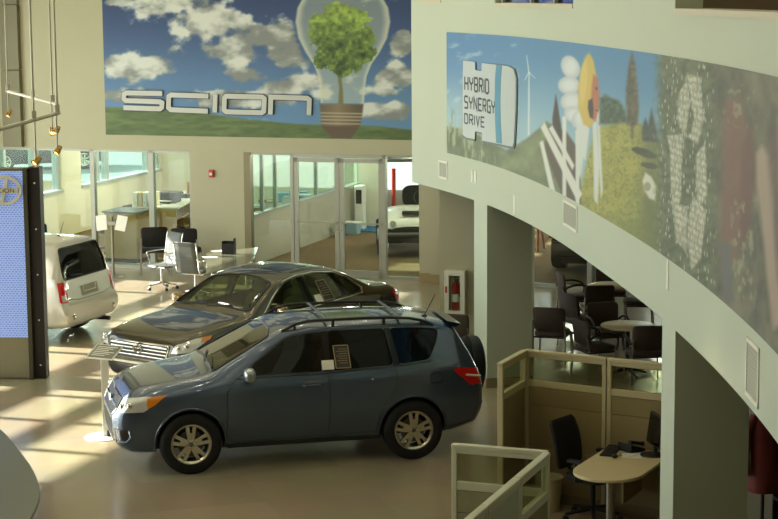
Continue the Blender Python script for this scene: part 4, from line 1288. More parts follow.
    c.line(m, 'L', fillet(c.side([(3.72, .92), (3.72, 1.05), (3.89, 1.06), (3.89, .93)]), .03, 3, True), .004, .001, True, sub=2); m.build('fuel_flap_seam', M_BLACK, root)
    return root
build_suv()

# ================= large sedan, dark bronze
SED = [(0.00, .32, .42, .50, .60, .64, .58, .72, .48, .745), (.05, .24, .64, .48, .77, .69, .74, .785, .64, .81), (.18, .19, .74, .48, .86, .735, .82, .83, .71, .855), (.5, .18, .78, .52, .905, .79, .855, .88, .77, .915),
       (1.0, .18, .80, .56, .922, .84, .887, .93, .81, .97), (1.35, .18, .80, .58, .925, .87, .895, .96, .83, 1.0), (1.6, .18, .80, .58, .925, .885, .895, 1.08, .78, 1.13), (1.95, .18, .80, .58, .925, .90, .895, 1.245, .715, 1.295),
       (2.25, .18, .80, .58, .925, .905, .895, 1.365, .66, 1.415), (2.6, .18, .80, .58, .925, .915, .895, 1.42, .635, 1.475), (3.0, .18, .80, .58, .925, .925, .895, 1.425, .625, 1.488), (3.4, .18, .80, .58, .925, .94, .89, 1.395, .62, 1.455),
       (3.75, .18, .80, .58, .92, .95, .885, 1.30, .635, 1.36), (4.1, .19, .80, .58, .91, .96, .87, 1.15, .675, 1.205), (4.35, .20, .80, .58, .905, .965, .86, 1.05, .71, 1.085), (4.7, .24, .78, .6, .88, .96, .83, 1.02, .71, 1.05), (4.9, .29, .72, .6, .83, .92, .78, .985, .66, 1.015), (4.98, .36, .56, .6, .70, .85, .66, .93, .58, .95)]
def build_sedan():
    c = Car(SED, 1.0, 2.82); X0 = c.X0
    ang = math.radians(52.5); h = np.array((-math.cos(ang), -math.sin(ang)))
    nose = on_level(139, 348, .655)[:2]
    ctr = nose - h * X0
    root = thing('sedan', 'dark bronze sedan with chrome grille and beige seats parked behind the blue-grey suv', 'car', (ctr[0], ctr[1], 0), math.atan2(h[1], h[0]))
    P = paint('sedan_paint', (66, 60, 40), .25, .6)
    body = c.shell.build('body', [P, M_BLACK, M_DKINT])
    BEI = mat('beige_cabin', (168, 162, 132), .8)
    cut = []
    m = MB()
    for u in (1.0, 3.82):
        for s in (1, -1): m.lathe([(.35, s * .5), (.36, s * 1.3)], 40, 'y', (X0 - u, 0, .33))
    cut.append(m.build('c', M_BLACK))
    cut.append(loft(SED, X0, 60, inset=(.42,), urange=(1.46, 4.05)).build('c', BEI))
    WIN = {'a': [(1.72, .955), (1.98, 1.16), (2.32, 1.335), (2.52, 1.37), (2.70, 1.38), (2.72, .965)], 'b': [(2.79, .965), (2.77, 1.382), (3.2, 1.37), (3.46, 1.33), (3.58, .995)], 'c': [(3.64, .998), (3.52, 1.315), (3.74, 1.235), (3.97, 1.06), (3.93, 1.02)]}
    wp = MB()
    for s in ('L', 'R'):
        for q in WIN.values(): c.prism(wp, s, fillet(c.side(q, s), .04, 3, True), -1.3, -.45)
    cut.append(wp.build('c', M_BLACK))
    WS = fillet([(-.74, 1.03), (-.4, 1.055), (0, 1.065), (.4, 1.055), (.74, 1.03), (.60, 1.35), (.3, 1.40), (0, 1.415), (-.3, 1.40), (-.60, 1.35)], .05, 3, True)
    m = MB(); c.prism(m, 'F', WS, -3, -(X0 - 2.45)); cut.append(m.build('c', M_BLACK))
    RW = fillet([(-.62, 1.12), (.62, 1.12), (.55, 1.37), (-.55, 1.37)], .06, 3, True)
    m = MB(); c.prism(m, 'B', RW, -3, X0 - 3.5); cut.append(m.build('c', M_BLACK))
    boolean(body, cut); body.parent = root
    G = glass('sedan_glass', (150, 165, 140), 1.55)
    for s in ('L', 'R'):
        sg = 1 if s == 'L' else -1
        for q in WIN.values():
            m = MB(); c.panel(m, s, fillet(c.side(q, s), .04, 3, True), -.01); m.build('side_window', G, root)
        
        for q in ([(2.71, .96), (2.69, 1.383), (2.78, 1.385), (2.80, .96)], [(3.57, .99), (3.45, 1.335), (3.53, 1.315), (3.65, .99)]):
            m = MB(); c.panel(m, s, c.side(q, s), .003, 4); m.build('door_pillar', M_BLACKG, root)
        m = MB(); c.line(m, s, c.side([(1.62, .94), (1.95, 1.165), (2.30, 1.36), (2.6, 1.405), (3.0, 1.41), (3.45, 1.36), (3.76, 1.255), (4.02, 1.06), (3.96, 1.0), (3.6, .98), (2.7, .945), (1.62, .94)], s), .009, .003); m.build('window_trim', M_CHROME, root)
        m = MB(); c.line(m, s, c.side([(1.55, .92), (1.5, .7), (1.55, .35)], s), .005); c.line(m, s, c.side([(2.75, .94), (2.78, .35)], s), .005); c.line(m, s, c.side([(3.62, .98), (3.6, .8), (3.4, .6), (3.38, .35)], s), .005); m.build('door_seam', M_BLACK, root)
        for u, z in ((2.58, .83), (3.45, .85)):
            m = MB(); m.tube([c.hit(s, *c.c2(s, (X0 - u + d_, 0, z)), o_) for d_, o_ in ((-.11, 0), (-.09, .035), (.09, .035), (.11, 0))], .013, 8); m.build('door_handle', M_CHROME, root)
        m = MB(); m.ellipsoid((X0 - 1.85, sg * 1.02, 1.03), (.07, .115, .07), 18, 10, .75); mo = m.build('side_mirror', mat('mirror_bronze', (140, 112, 58), .25, .6, coat=1), root)
        m = MB(); m.tube([(X0 - 1.85, sg * .86, .98), (X0 - 1.85, sg * .95, 1.0)], .025); m.build('mirror_stalk', M_BLACK, mo)
        dn = 'FL' if sg > 0 else 'FR'
        m = MB(); c.panel(m, dn, [c.c2(dn, q) for q in ((X0 - .06, sg * .56, .64), (X0 - .10, sg * .60, .755), (X0 - .3, sg * .76, .82), (X0 - .55, sg * .88, .835), (X0 - .5, sg * .88, .80), (X0 - .2, sg * .8, .66))], .006, 16, 6)
        hl = m.build('headlight', MATS['lamp_clear'], root)
        m = MB(); c.panel(m, dn, [c.c2(dn, q) for q in ((X0 - .36, sg * .84, .76), (X0 - .4, sg * .82, .83), (X0 - .55, sg * .88, .835), (X0 - .5, sg * .89, .79))], .009, 10, 4); m.build('turn_signal', MATS['lamp_amber'], hl)
        for q in ((X0 - .12, sg * .64, .72), (X0 - .19, sg * .73, .74)):
            h_ = c.hit(dn, *c.c2(dn, q), .008)
            if h_: MB().ellipsoid(h_, (.04, .04, .04), 12, 8).build('bulb_lens', M_CHROME, hl)
        db = 'BL' if sg > 0 else 'BR'
        m = MB(); c.panel(m, db, [c.c2(db, q) for q in ((X0 - 4.66, sg * .86, .93), (X0 - 4.95, sg * .6, .94), (X0 - 4.97, sg * .6, .78), (X0 - 4.75, sg * .86, .76))], .008, 14, 5); m.build('tail_light', MATS['tail_red'], root)
    m = MB(); c.panel(m, 'F', WS, -.01, 30, 10); m.build('windshield', glass('sedan_windshield', (170, 182, 150), 1.5), root)
    m = MB(); c.line(m, 'F', WS, .011, 0, True, sub=2); m.build('windshield_seal', M_BLACK, root)
    m = MB(); c.panel(m, 'B', RW, -.01, 20, 8); m.build('rear_window', G, root)
    m = MB(); c.panel(m, 'T', fillet([(X0 - 2.55, -.42), (X0 - 3.15, -.44), (X0 - 3.15, .44), (X0 - 2.55, .42)], .08, 3, True), .004, 14, 8); m.build('sunroof', M_BLACKG, root)
    gp = fillet([(-.58, .74), (.58, .74), (.50, .50), (-.50, .50)], .04, 3, True)
    m = MB(); c.panel(m, 'F', gp, .003, 24, 6); gr = m.build('grille', M_BLACK, root)
    m = MB(); c.line(m, 'F', gp, .013, .008, True, sub=2)
    for z in (.555, .605, .655, .70): c.line(m, 'F', [(-.56 + (.74 - z) * .3, z), (.56 - (.74 - z) * .3, z)], .013, .01, sub=16)
    m.build('grille_bar', M_CHROME, gr)
    oval_emblem(root, Matrix.Translation(c.hit('F', 0, .655, .035)), .085)
    m = MB(); c.panel(m, 'F', [(-.62, .26), (-.62, .37), (.62, .37), (.62, .26)], .003, 16, 4); m.build('lower_intake', M_BLACK, root)
    m = MB(); c.line(m, 'F', [(-.66, .44), (.66, .44)], .03, -.012, sub=16); m.build('bumper_strip', mat('bumper_silver', (190, 184, 160), .25, .7), root)
    m = MB()
    for y in (.08, .55): c.line(m, 'F', [(y, 1.055), (y - .45, 1.085)], .009, .012)
    m.build('wiper', M_BLACK, root)
    for u in (1.0, 3.82):
        for y in (.8, -.8): wheel(root, X0 - u, y, .33, .22, 'seven', M_SILVER)
    for y in (.38, -.38): car_seat(root, X0 - 2.6, y, BEI, .5, .56, top=1.02)
    car_seat(root, X0 - 3.5, 0, BEI, 1.3, .58, 'rear_bench', 1.0)
    m = MB(); m.ellipsoid((X0 - 1.78, 0, .88), (.28, .72, .1), 20, 8, .6); m.build('dashboard', mat('sedan_dash', (74, 72, 58), .7), root)
    m = MB(); m.tube([(X0 - 2.1 + .05 * math.sin(a), .38 + .18 * math.cos(a), .93 + .16 * math.sin(a)) for a in np.linspace(0, 2 * PI, 25)[:-1]], .014, 6, True); m.build('steering_wheel', M_BLACK, root)
    sticker(root, c, 'L', c.side([(3.02, 1.0), (2.98, 1.28), (3.20, 1.28), (3.26, 1.0)]), 6)
    sticker(root, c, 'L', c.side([(2.84, .985), (2.83, 1.10), (2.99, 1.10), (3.0, .985)]), 0, dark=False)
build_sedan()

# ================= boxy white wagon behind the display pylon
BOX = [(0, .35, .5, .55, .62, .78, .6, .86, .5, .88), (.1, .25, .7, .55, .8, .86, .76, .94, .66, .97), (.5, .22, .78, .6, .86, .94, .83, 1.0, .74, 1.03), (1.0, .22, .8, .62, .875, .98, .85, 1.05, .78, 1.08), (1.2, .22, .8, .62, .878, .99, .855, 1.13, .76, 1.18),
       (1.6, .22, .8, .62, .88, 1.0, .86, 1.42, .70, 1.47), (1.85, .22, .8, .62, .88, 1.01, .86, 1.53, .68, 1.58), (2.3, .22, .8, .62, .88, 1.02, .865, 1.57, .67, 1.635), (3.2, .22, .8, .62, .88, 1.04, .865, 1.575, .665, 1.65), (3.85, .24, .8, .6, .88, 1.05, .86, 1.555, .66, 1.63),
       (3.98, .25, .8, .6, .88, 1.05, .855, 1.50, .665, 1.575), (4.06, .26, .79, .6, .878, 1.04, .85, 1.28, .71, 1.34), (4.12, .27, .79, .58, .876, .98, .845, 1.06, .77, 1.09), (4.17, .28, .78, .56, .874, .80, .845, .88, .80, .90), (4.21, .29, .78, .52, .872, .66, .85, .71, .81, .725), (4.27, .34, .72, .48, .82, .60, .80, .64, .76, .65)]
def build_wagon():
    c = Car(BOX, .87, 2.6); X0 = c.X0
    n_ = on_level(28, 343.5)[:2]
    lat = np.array((.34, .9404)); h = np.array((-lat[1], lat[0]))
    ctr = n_ + lat * .76 + h * 1.3
    root = thing('wagon', 'pearl white boxy wagon seen from behind next to the display pylon', 'car', (ctr[0], ctr[1], 0), math.atan2(h[1], h[0]))
    P = paint('wagon_paint', (200, 197, 184), .3, .25)
    body = c.shell.build('body', [P, M_BLACK, M_DKINT])
    cut = []
    m = MB()
    for u in (.87, 3.47):
        for s in (1, -1): m.lathe([(.345, s * .5), (.355, s * 1.3)], 40, 'y', (X0 - u, 0, .32))
    cut.append(m.build('c', M_BLACK))
    cut.append(loft(BOX, X0, 60, inset=(.45,), urange=(1.3, 4.0)).build('c', M_DKINT))
    WIN = {'a': [(1.6, 1.07), (1.85, 1.40), (2.0, 1.49), (2.5, 1.52), (2.5, 1.08)], 'b': [(2.57, 1.08), (2.57, 1.52), (3.3, 1.52), (3.3, 1.1)]}
    wp = MB()
    for s in ('L', 'R'):
        for q in WIN.values(): c.prism(wp, s, fillet(c.side(q, s), .05, 3, True), -1.3, -.5)
    cut.append(wp.build('c', M_BLACK))
    WS = fillet([(-.70, 1.14), (.70, 1.14), (.60, 1.50), (-.60, 1.50)], .05, 3, True)
    m = MB(); c.prism(m, 'F', WS, -3, -(X0 - 2.0)); cut.append(m.build('c', M_BLACK))
    RW = fillet([(-.70, 1.04), (.70, 1.04), (.70, 1.2), (.615, 1.53), (-.615, 1.53), (-.70, 1.2)], .06, 3, True)
    m = MB(); c.prism(m, 'B', RW, -3, X0 - 3.75); cut.append(m.build('c', M_BLACK))
    boolean(body, cut); body.parent = root
    GD = glass('wagon_privacy_glass', (52, 52, 46), 1.5)
    for s in ('L', 'R'):
        sg = 1 if s == 'L' else -1
        for q in WIN.values():
            m = MB(); c.panel(m, s, fillet(c.side(q, s), .05, 3, True), -.01); m.build('side_window', GD, root)
        m = MB(); c.line(m, s, c.side([(2.53, 1.06), (2.55, .35)], s), .005); c.line(m, s, c.side([(3.36, 1.08), (3.36, .8), (3.12, .6), (3.1, .35)], s), .005); m.build('door_seam', M_BLACK, root)
        m = MB(); c.line(m, s, fillet(c.side([(3.62, .80), (3.62, .92), (3.8, .92), (3.8, .80)], s), .03, 3, True), .004, .001, True, sub=2); m.build('fuel_flap_seam', mat('seam_grey', (110, 104, 88), .6), root)
        for u in (2.4, 3.2):
            m = MB(); m.tube([c.hit(s, *c.c2(s, (X0 - u + d_, 0, .93)), o_) for d_, o_ in ((-.1, 0), (-.08, .035), (.08, .035), (.1, 0))], .014, 8); m.build('door_handle', P, root)
        m = MB(); m.ellipsoid((X0 - 1.7, sg * 1.0, 1.12), (.08, .12, .09), 16, 10, .75); m.build('side_mirror', P, root)
        db = 'BL' if sg > 0 else 'BR'
        m = MB(); c.panel(m, db, [c.c2(db, q) for q in ((X0 - 4.07, sg * .84, 1.02), (X0 - 4.12, sg * .70, 1.02), (X0 - 4.19, sg * .70, .70), (X0 - 4.13, sg * .86, .70))], .008, 12, 8)
        tl = m.build('tail_light', MATS['tail_red'], root)
        m = MB(); c.panel(m, db, [c.c2(db, q) for q in ((X0 - 4.12, sg * .81, .82), (X0 - 4.15, sg * .72, .82), (X0 - 4.18, sg * .72, .72), (X0 - 4.14, sg * .82, .72))], .012, 6, 4); m.build('reverse_lamp', mat('lamp_clear', (206, 206, 196)), tl)
        p = c.hit('B', -sg * .66 if False else c.c2('B', (0, sg * .66, 0))[0], .46, .004)
        m = MB(Matrix.Translation(p)); m.lathe([(.001, -.012), (.035, -.01), (.05, 0), (.05, .02), (.001, .02)], 18, 'x'); m.build('fog_lamp', M_CHROME, root)
    m = MB(); c.panel(m, 'F', WS, -.01, 20, 8); m.build('windshield', MATS['suv_front_glass'], root)
    m = MB(); c.panel(m, 'B', RW, -.01, 24, 8); m.build('rear_window', GD, root)
    m = MB(); c.line(m, 'B', RW, .012, 0, True, sub=2); m.build('window_seal', M_BLACK, root)
    m = MB(); c.line(m, 'B', [(-.74, 1.0), (-.70, .74), (-.4, .70), (.4, .70), (.70, .74), (.74, 1.0)], .005, 0); m.build('tailgate_seam', mat('seam_grey', (110, 104, 88), .6), root)
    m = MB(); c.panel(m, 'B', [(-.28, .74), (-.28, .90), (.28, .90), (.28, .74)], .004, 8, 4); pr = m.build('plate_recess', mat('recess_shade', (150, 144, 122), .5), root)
    m = MB(); c.line(m, 'B', [(-.2, .89), (-.2, .80), (.2, .80), (.2, .89)], .008, .008); m.build('plate_bracket', M_WHITE, pr)
    m = MB(); c.line(m, 'B', [(.12, 1.07), (.5, 1.1)], .012, .016); m.build('rear_wiper', M_BLACK, root)
    m = MB(); p = c.hit('T', X0 - 3.6, -.1); m.ellipsoid(p, (.04, .03, .02), 10, 6); m.tube([p, p + Vector((-.1, 0, .24))], [.007, .004], 6); m.build('antenna', M_BLACK, root)
    m = MB(); m.tube([(X0 - 4.05, -.45, .26), (X0 - 4.3, -.45, .26)], .035, 12); m.build('tailpipe', M_BLACK, root)
    for u in (.87, 3.47):
        for y in (.77, -.77): wheel(root, X0 - u, y, .32, .21, 'seven', M_SILVER, .2)
    for y in (.36, -.36): car_seat(root, X0 - 2.3, y, M_DKINT, .48, .6, top=1.15)
    car_seat(root, X0 - 3.2, 0, M_DKINT, 1.2, .62, 'rear_bench', 1.15)
build_wagon()
# ------------------------------------------------------------------ more structure under the balcony
m = MB(); m.prism([(0.775, 28.12), (2.2, 27.7), (2.2, 28.1), (0.8, 28.5)], 0, SOFFIT + .03); struct('column', m, M_WALL, smooth=False)
m = MB(); m.box(8.2, 8.4, 6, 31.5, 0, SOFFIT + .02); struct('wall_light_block', m, mat('lounge_wall', (150, 138, 100), .8), smooth=False)  # unseen wall added to keep the lounge under the balcony dark
m = MB(); m.prism([(4.5, 19.3), (8.2, 17.3), (8.2, 17.45), (4.5, 19.45)], 0, SOFFIT + .02); struct('wall_cubicle', m, mat('lounge_wall', (150, 138, 100), .8), smooth=False)

# ------------------------------------------------------------------ lounge
def lounge_chair(name, label, arms, loc, face, group, fab=None, legm=None):
    fab = fab or M_BROWNFAB
    t = thing(name, label, 'chair', loc, face, group)
    m = MB(); m.ellipsoid((0.0, 0, .445), (.245, .25, .045), 24, 8, .45); m.build('seat', fab, t)
    m = MB(); rows = []
    for th_, sg in ((0, 1),):
        pass
    out = fillet([(-.235, .50), (.235, .50), (.25, .86), (-.25, .86)], .07, 4, True)
    n = len(out); vs = []
    for d_, sc in ((-.022, .94), (-.012, 1), (.012, 1), (.022, .94)):
        for p in out:
            y = p[0] * sc; z = .68 + (p[1] - .68) * sc
            vs.append((-.235 - (z - .5) * .16 + .10 * y * y / .06 * .5 + d_, y, z))
    fs = [tuple(range(n)), tuple(range(3 * n, 4 * n))[::-1]] + [(r * n + i, r * n + (i + 1) % n, (r + 1) * n + (i + 1) % n, (r + 1) * n + i) for r in range(3) for i in range(n)]
    m.add(vs, fs); m.build('backrest', fab, t, angle=60)
    for sx in (1, -1):
        for sy in (1, -1):
            m = MB()
            if sx > 0: m.tube([(.20, sy * .235, .42), (.215, sy * .25, .0)], .012)
            else: m.tube([(-.27, sy * .24, .66), (-.225, sy * .245, .42), (-.25, sy * .255, 0)], .012)
            m.build('leg', M_STEEL, t)
    m = MB(); m.box(-.22, .21, -.23, .23, .385, .405); m.build('seat_frame', M_BLACK, t, smooth=False)
    if arms:
        for sy in (1, -1):
            m = MB(); m.tube([tuple(q) for q in catmull([(-.25, sy * .27, .60), (-.08, sy * .29, .675), (.12, sy * .285, .665), (.23, sy * .265, .58), (.215, sy * .25, .42)], 6)], .018); m.build('armrest', M_BLACK, t)
    return t
R_ = math.radians
G1 = 'brown upholstered chairs of the lounge'
first = lounge_chair('lounge_chair', 'dark brown lounge chair at the left, just beyond the cubicle glass, back to the camera', False, (2.46, 27.5, 0), R_(72), G1)
L2 = lounge_chair('lounge_chair', 'dark lounge chair with curved black arms at the left of the far table, facing right', True, (3.12, 30.8, 0), R_(8), G1)
copy_thing(first, (3.0, 28.65, 0), R_(32), 'armless lounge chair turned half right between the single left chair and the far table')
copy_thing(first, (3.36, 29.6, 0), R_(95), 'dark lounge chair standing at the near side of the far table, back to the camera')
copy_thing(L2, (3.28, 27.45, 0), R_(-78), 'lounge chair with arms beyond the near round table, half hidden by its top')
copy_thing(L2, (2.97, 26.3, 0), R_(22), 'lounge chair with arms at the left side of the near round table, facing right')
copy_thing(L2, (3.64, 25.92, 0), R_(97), 'dark lounge chair in front of the near round table beside the pale column edge')
copy_thing(first, (4.12, 30.25, 0), R_(175), 'lounge chair at the right side of the far table showing its thin front legs')
copy_thing(first, (3.80, 31.3, 0), R_(-92), 'lounge chair behind the far table of which only the top shows')
copy_thing(first, (1.02, 27.0, 0), R_(68), 'single brown chair below the fire extinguisher cabinet behind the blue-grey suv')
def round_table(loc, label):
    t = thing('round_table', label, 'table', loc, R_(20), 'round lounge tables')
    m = MB(); m.lathe([(.001, .745), (.385, .745), (.395, .738), (.395, .722), (.385, .715), (.001, .715)], 48); m.build('tabletop', M_LAMINATE, t)
    m = MB(); m.lathe([(.001, .715), (.13, .712), (.03, .69), (.03, .08), (.001, .08)], 24); m.build('pedestal', M_BLACK, t)
    for k in range(4):
        a = k * PI / 2
        m = MB(); m.tube([(0.02 * math.cos(a), .02 * math.sin(a), .085), (.17 * math.cos(a), .17 * math.sin(a), .065), (.30 * math.cos(a), .30 * math.sin(a), .02)], [.024, .02, .014]); m.build('foot', M_BLACK, t)
    return t
round_table((3.455, 26.4, 0), 'pale round pedestal table nearer the cubicle in the lounge')
round_table((3.67, 30.13, 0), 'pale round pedestal table farther back in the lounge, cut by the curved front')

# fire extinguisher cabinet on the wall stub
ax = np.array((2.2 - .775, 27.7 - 28.12)); ang = math.atan2(ax[1], ax[0])
cb = thing('extinguisher_cabinet', 'white wall cabinet with a glass front for a fire extinguisher beside the far column', 'cabinet', (.775 + .27 * math.cos(ang) , 28.12 + .27 * math.sin(ang), .98), ang)
m = MB()
for x0, x1, z0, z1 in ((-.16, .16, .27, .34), (-.16, .16, -.34, -.27), (-.16, -.09, -.27, .27), (.09, .16, -.27, .27)): m.box(x0, x1, -.14, 0, z0, z1)
m.box(-.16, .16, -.01, 0.0, -.34, .34); m.build('cabinet_body', M_WHITE, cb, smooth=False)
m = MB(); m.box(-.09, .09, -.136, -.132, -.27, .27); m.build('cabinet_glass', M_GLASS, cb, smooth=False)
m = MB(); m.box(-.145, -.115, -.143, -.14, .0, .1); m.build('red_tab', mat('alarm_red', (176, 34, 26)), cb, smooth=False)
ex = thing('fire_extinguisher', 'red fire extinguisher with a white label inside the white wall cabinet', 'fire extinguisher', tuple(np.array(cb.location) + np.array((.07 * math.sin(ang), -.07 * math.cos(ang), -.27))), ang)
m = MB(); m.lathe([(.001, 0), (.05, 0), (.056, .02), (.056, .36), (.045, .41), (.02, .44), (.018, .46), (.001, .46)], 24); m.build('cylinder', mat('alarm_red', (176, 34, 26)), ex)
m = MB(); m.lathe([(.0565, .13), (.0575, .13), (.0575, .25), (.0565, .25)], 24, closed=True); m.build('wrap_label', M_PAPER, ex)
m = MB(); m.box(-.015, .05, -.012, .012, .46, .48); m.box(-.015, .04, -.01, .01, .5, .515); m.tube([(.02, 0, .47), (.06, 0, .42), (.065, 0, .2)], .008); m.build('valve_handle', M_BLACK, ex)

# ------------------------------------------------------------------ cubicle
def panel_run(name, label, P0, P1, group, glazed=True, H=1.67, fab=None, frm=None):
    P0 = np.array(P0); P1 = np.array(P1); L = float(np.linalg.norm(P1 - P0))
    t = thing(name, label, 'partition', (P0[0], P0[1], 0), math.atan2(*(P1 - P0)[::-1]), group)
    fab = fab or M_PANEL; frm = frm or M_PANELF
    m = MB(); e = .004
    m.box(e, .05, -.03, .03, 0.02, H - .04); m.box(L - .05, L - e, -.03, .03, 0.02, H - .04)
    m.box(.05, L - .05, -.028, .028, 1.27, 1.34); m.box(.05, L - .05, -.028, .028, H - .08, H - .04)
    m.build('frame', frm, t, bev=.004)
    m = MB(); m.box(0, L, -.034, .034, H - .04, H); m.build('top_cap', frm, t, bev=.008)
    m = MB(); m.box(.01, L - .01, -.022, .022, .0, .1); m.build('base_channel', mat('panel_base', (120, 106, 72), .6), t, smooth=False)
    for z0, z1 in ((.105, .60), (.607, 1.065), (1.072, 1.265)):
        m = MB(); m.box(.052, L - .052, -.026, .026, z0, z1); m.build('fabric_tile', fab, t, bev=.004)
    m = MB(); m.box(.05, L - .05, -.004 if glazed else -.024, .004 if glazed else .024, 1.34, H - .08)
    m.build('glass_pane' if glazed else 'upper_tile', M_CUBGLASS if glazed else mat('tile_pale', (176, 182, 160), .6), t, smooth=False)
    return t
A_ = np.array((1.48, 19.80)); Rr = np.array((2.844, 18.975)); Ll = np.array((1.155, 19.035))
dr = (Rr - A_) / np.linalg.norm(Rr - A_); dl = (Ll - A_) / np.linalg.norm(Ll - A_)
s1 = float(np.linalg.norm(on_level(608.5, 357, 1.67)[:2] - A_))
GP = 'tan cubicle panels around the desk'
panel_run('cubicle_panel', 'short tan cubicle panel with window strip, the left return of the far cubicle wall', Ll, A_ + dl * .035, GP)
panel_run('cubicle_panel', 'tan cubicle panel with a window strip behind the office chair', A_ + dr * .0, A_ + dr * s1, GP)
panel_run('cubicle_panel', 'tan cubicle panel with a window strip behind the monitor', A_ + dr * (s1 + .006), A_ + dr * (s1 + 1.35), GP)
f0 = np.array((.532, 15.553)); f1 = np.array((1.332, 15.247)); f2 = np.array((.568, 13.215)); df = (f2 - f1) / np.linalg.norm(f2 - f1)
GF = 'front cubicle panels at the bottom edge'
M_PF2 = mat('cubicle_frame_pale', (192, 190, 164), .45, .1, var=.03); M_P2 = mat('cubicle_fabric_olive', (134, 130, 96), .85, var=.06, scale=14, bump=.1)
panel_run('cubicle_panel', 'front cubicle panel with a window strip whose left post stands by the suv rear wheel', f0, f1, GF, fab=M_P2, frm=M_PF2)
q = f1 + df * .04
panel_run('cubicle_panel', 'glazed cubicle panel running from the front corner towards the camera', q, q + df * .86, GF, fab=M_P2, frm=M_PF2)
panel_run('cubicle_panel', 'solid pale-topped cubicle panel next to the glazed one running towards the camera', q + df * .866, q + df * 1.72, GF, False, fab=mat('tile_pale', (176, 182, 160), .6), frm=M_PF2)
panel_run('cubicle_panel', 'pale solid cubicle panel nearest the bottom edge, cut by the frame', q + df * 1.726, q + df * 2.6, GF, False, fab=mat('tile_pale', (176, 182, 160), .6), frm=M_PF2)

# desk: peninsula top with a rounded end on a round leg
dd = np.array((.45, .893)); nd = np.array((-dd[1], dd[0]))
c0 = np.array((2.20, 18.12))
dk = thing('desk', 'pale maple peninsula desk with a rounded end and one round leg', 'desk', (c0[0], c0[1], 0), math.atan2(dd[1], dd[0]))
out = [(.98, -.36), (.98, .36)] + [(.36 * math.cos(a) * 1.05, .36 * math.sin(a)) for a in np.linspace(PI / 2, 3 * PI / 2, 22)]
m = MB(); m.prism(out, .71, .745); m.build('desktop', M_LAMINATE, dk, bev=.008)
m = MB(); m.lathe([(.001, .71), (.045, .71), (.045, .03), (.16, .02), (.165, 0), (.001, 0)], 28, c=(.05, 0, 0)); m.build('leg', M_STEEL, dk)
m = MB(); m.box(.4, .97, -.012, .012, .3, .71); m.build('modesty_panel', M_PANEL, dk, smooth=False)
def on_desk(x, y, z=.745):
    p = c0 + dd * x + nd * y
    return (p[0], p[1], z)
da = math.atan2(dd[1], dd[0])
mo = thing('monitor', 'black flat monitor on a round foot on the maple desk', 'monitor', on_desk(.78, -.19), R_(192))
m = MB(); m.lathe([(.001, 0), (.13, 0), (.12, .012), (.03, .02), (.001, .02)], 24); m.build('monitor_foot', M_BLACK, mo)
m = MB(); m.tube([(-.03, 0, .01), (-.03, 0, .22)], .02); m.build('stand', M_BLACK, mo)
m = MB(Matrix.Rotation(R_(-8), 4, 'Y')); m.box(-.03, .015, -.2, .2, .1, .43); m.build('housing', M_BLACK, mo, bev=.01)
m = MB(Matrix.Rotation(R_(-8), 4, 'Y')); m.box(.015, .018, -.185, .185, .12, .415); m.build('screen', M_BLACKG, mo, smooth=False)
kb = thing('keyboard', 'black keyboard lying on the maple desk near the chair', 'keyboard', on_desk(.74, .25), da + R_(8))
m = MB(); m.box(-.22, .22, -.075, .075, 0, .018); m.build('case', M_BLACK, kb, bev=.005)
m = MB()
for r in range(5):
    for k_ in range(14): m.cbox((-.195 + k_ * .03, -.056 + r * .028, .021), (.024, .022, .008))
o = m.build('keys', mat('key_grey', (34, 33, 32), .5), kb, smooth=False); o['kind'] = 'stuff'
ms = thing('mouse', 'small black computer mouse on the maple desk', 'mouse', on_desk(.50, .12), da)
m = MB(); m.ellipsoid((0, 0, .021), (.052, .031, .02), 16, 8); m.build('shell', M_BLACK, ms)
m = MB(); m.tube([tuple(q) for q in catmull([(.05, 0, .01), (.12, -.03, .004), (.2, .02, .004), (.27, -.05, .004)], 5)], .0025, 5); m.build('cord', M_BLACK, ms)
ph = thing('desk_phone', 'black desk telephone with handset beside the monitor', 'telephone', on_desk(.88, .07), da + R_(60))
m = MB(); m.add([(-.11, -.1, 0), (.11, -.1, 0), (.11, .1, 0), (-.11, .1, 0), (-.11, -.1, .03), (.11, -.1, .03), (.11, .1, .09), (-.11, .1, .09)], [(0, 3, 2, 1), (4, 5, 6, 7), (0, 1, 5, 4), (2, 3, 7, 6), (0, 4, 7, 3), (1, 2, 6, 5)]); m.build('phone_base', M_BLACK, ph, bev=.008)
m = MB(); m.tube([(-.075, -.09, .075), (-.075, -.05, .085), (-.075, .05, .11), (-.075, .09, .11)], [.027, .018, .018, .027], 10); m.build('handset', M_BLACK, ph)
pp = tag(MB(frame(on_desk(.68, .0, .7455), da + .3)).box(-.12, .1, -.1, .1, 0, .0015).build('paper', M_PAPER, smooth=False), 'white sheet of paper under the cords on the maple desk', 'paper')
cbw = MB(); cbw.tube([on_desk(*q) for q in ((.60, .0, .752), (.68, -.06, .752), (.73, .03, .752), (.80, -.05, .752))], .003, 6); tag(cbw.build('cord', M_WHITE), 'thin white cord curling over the paper on the maple desk', 'cord')

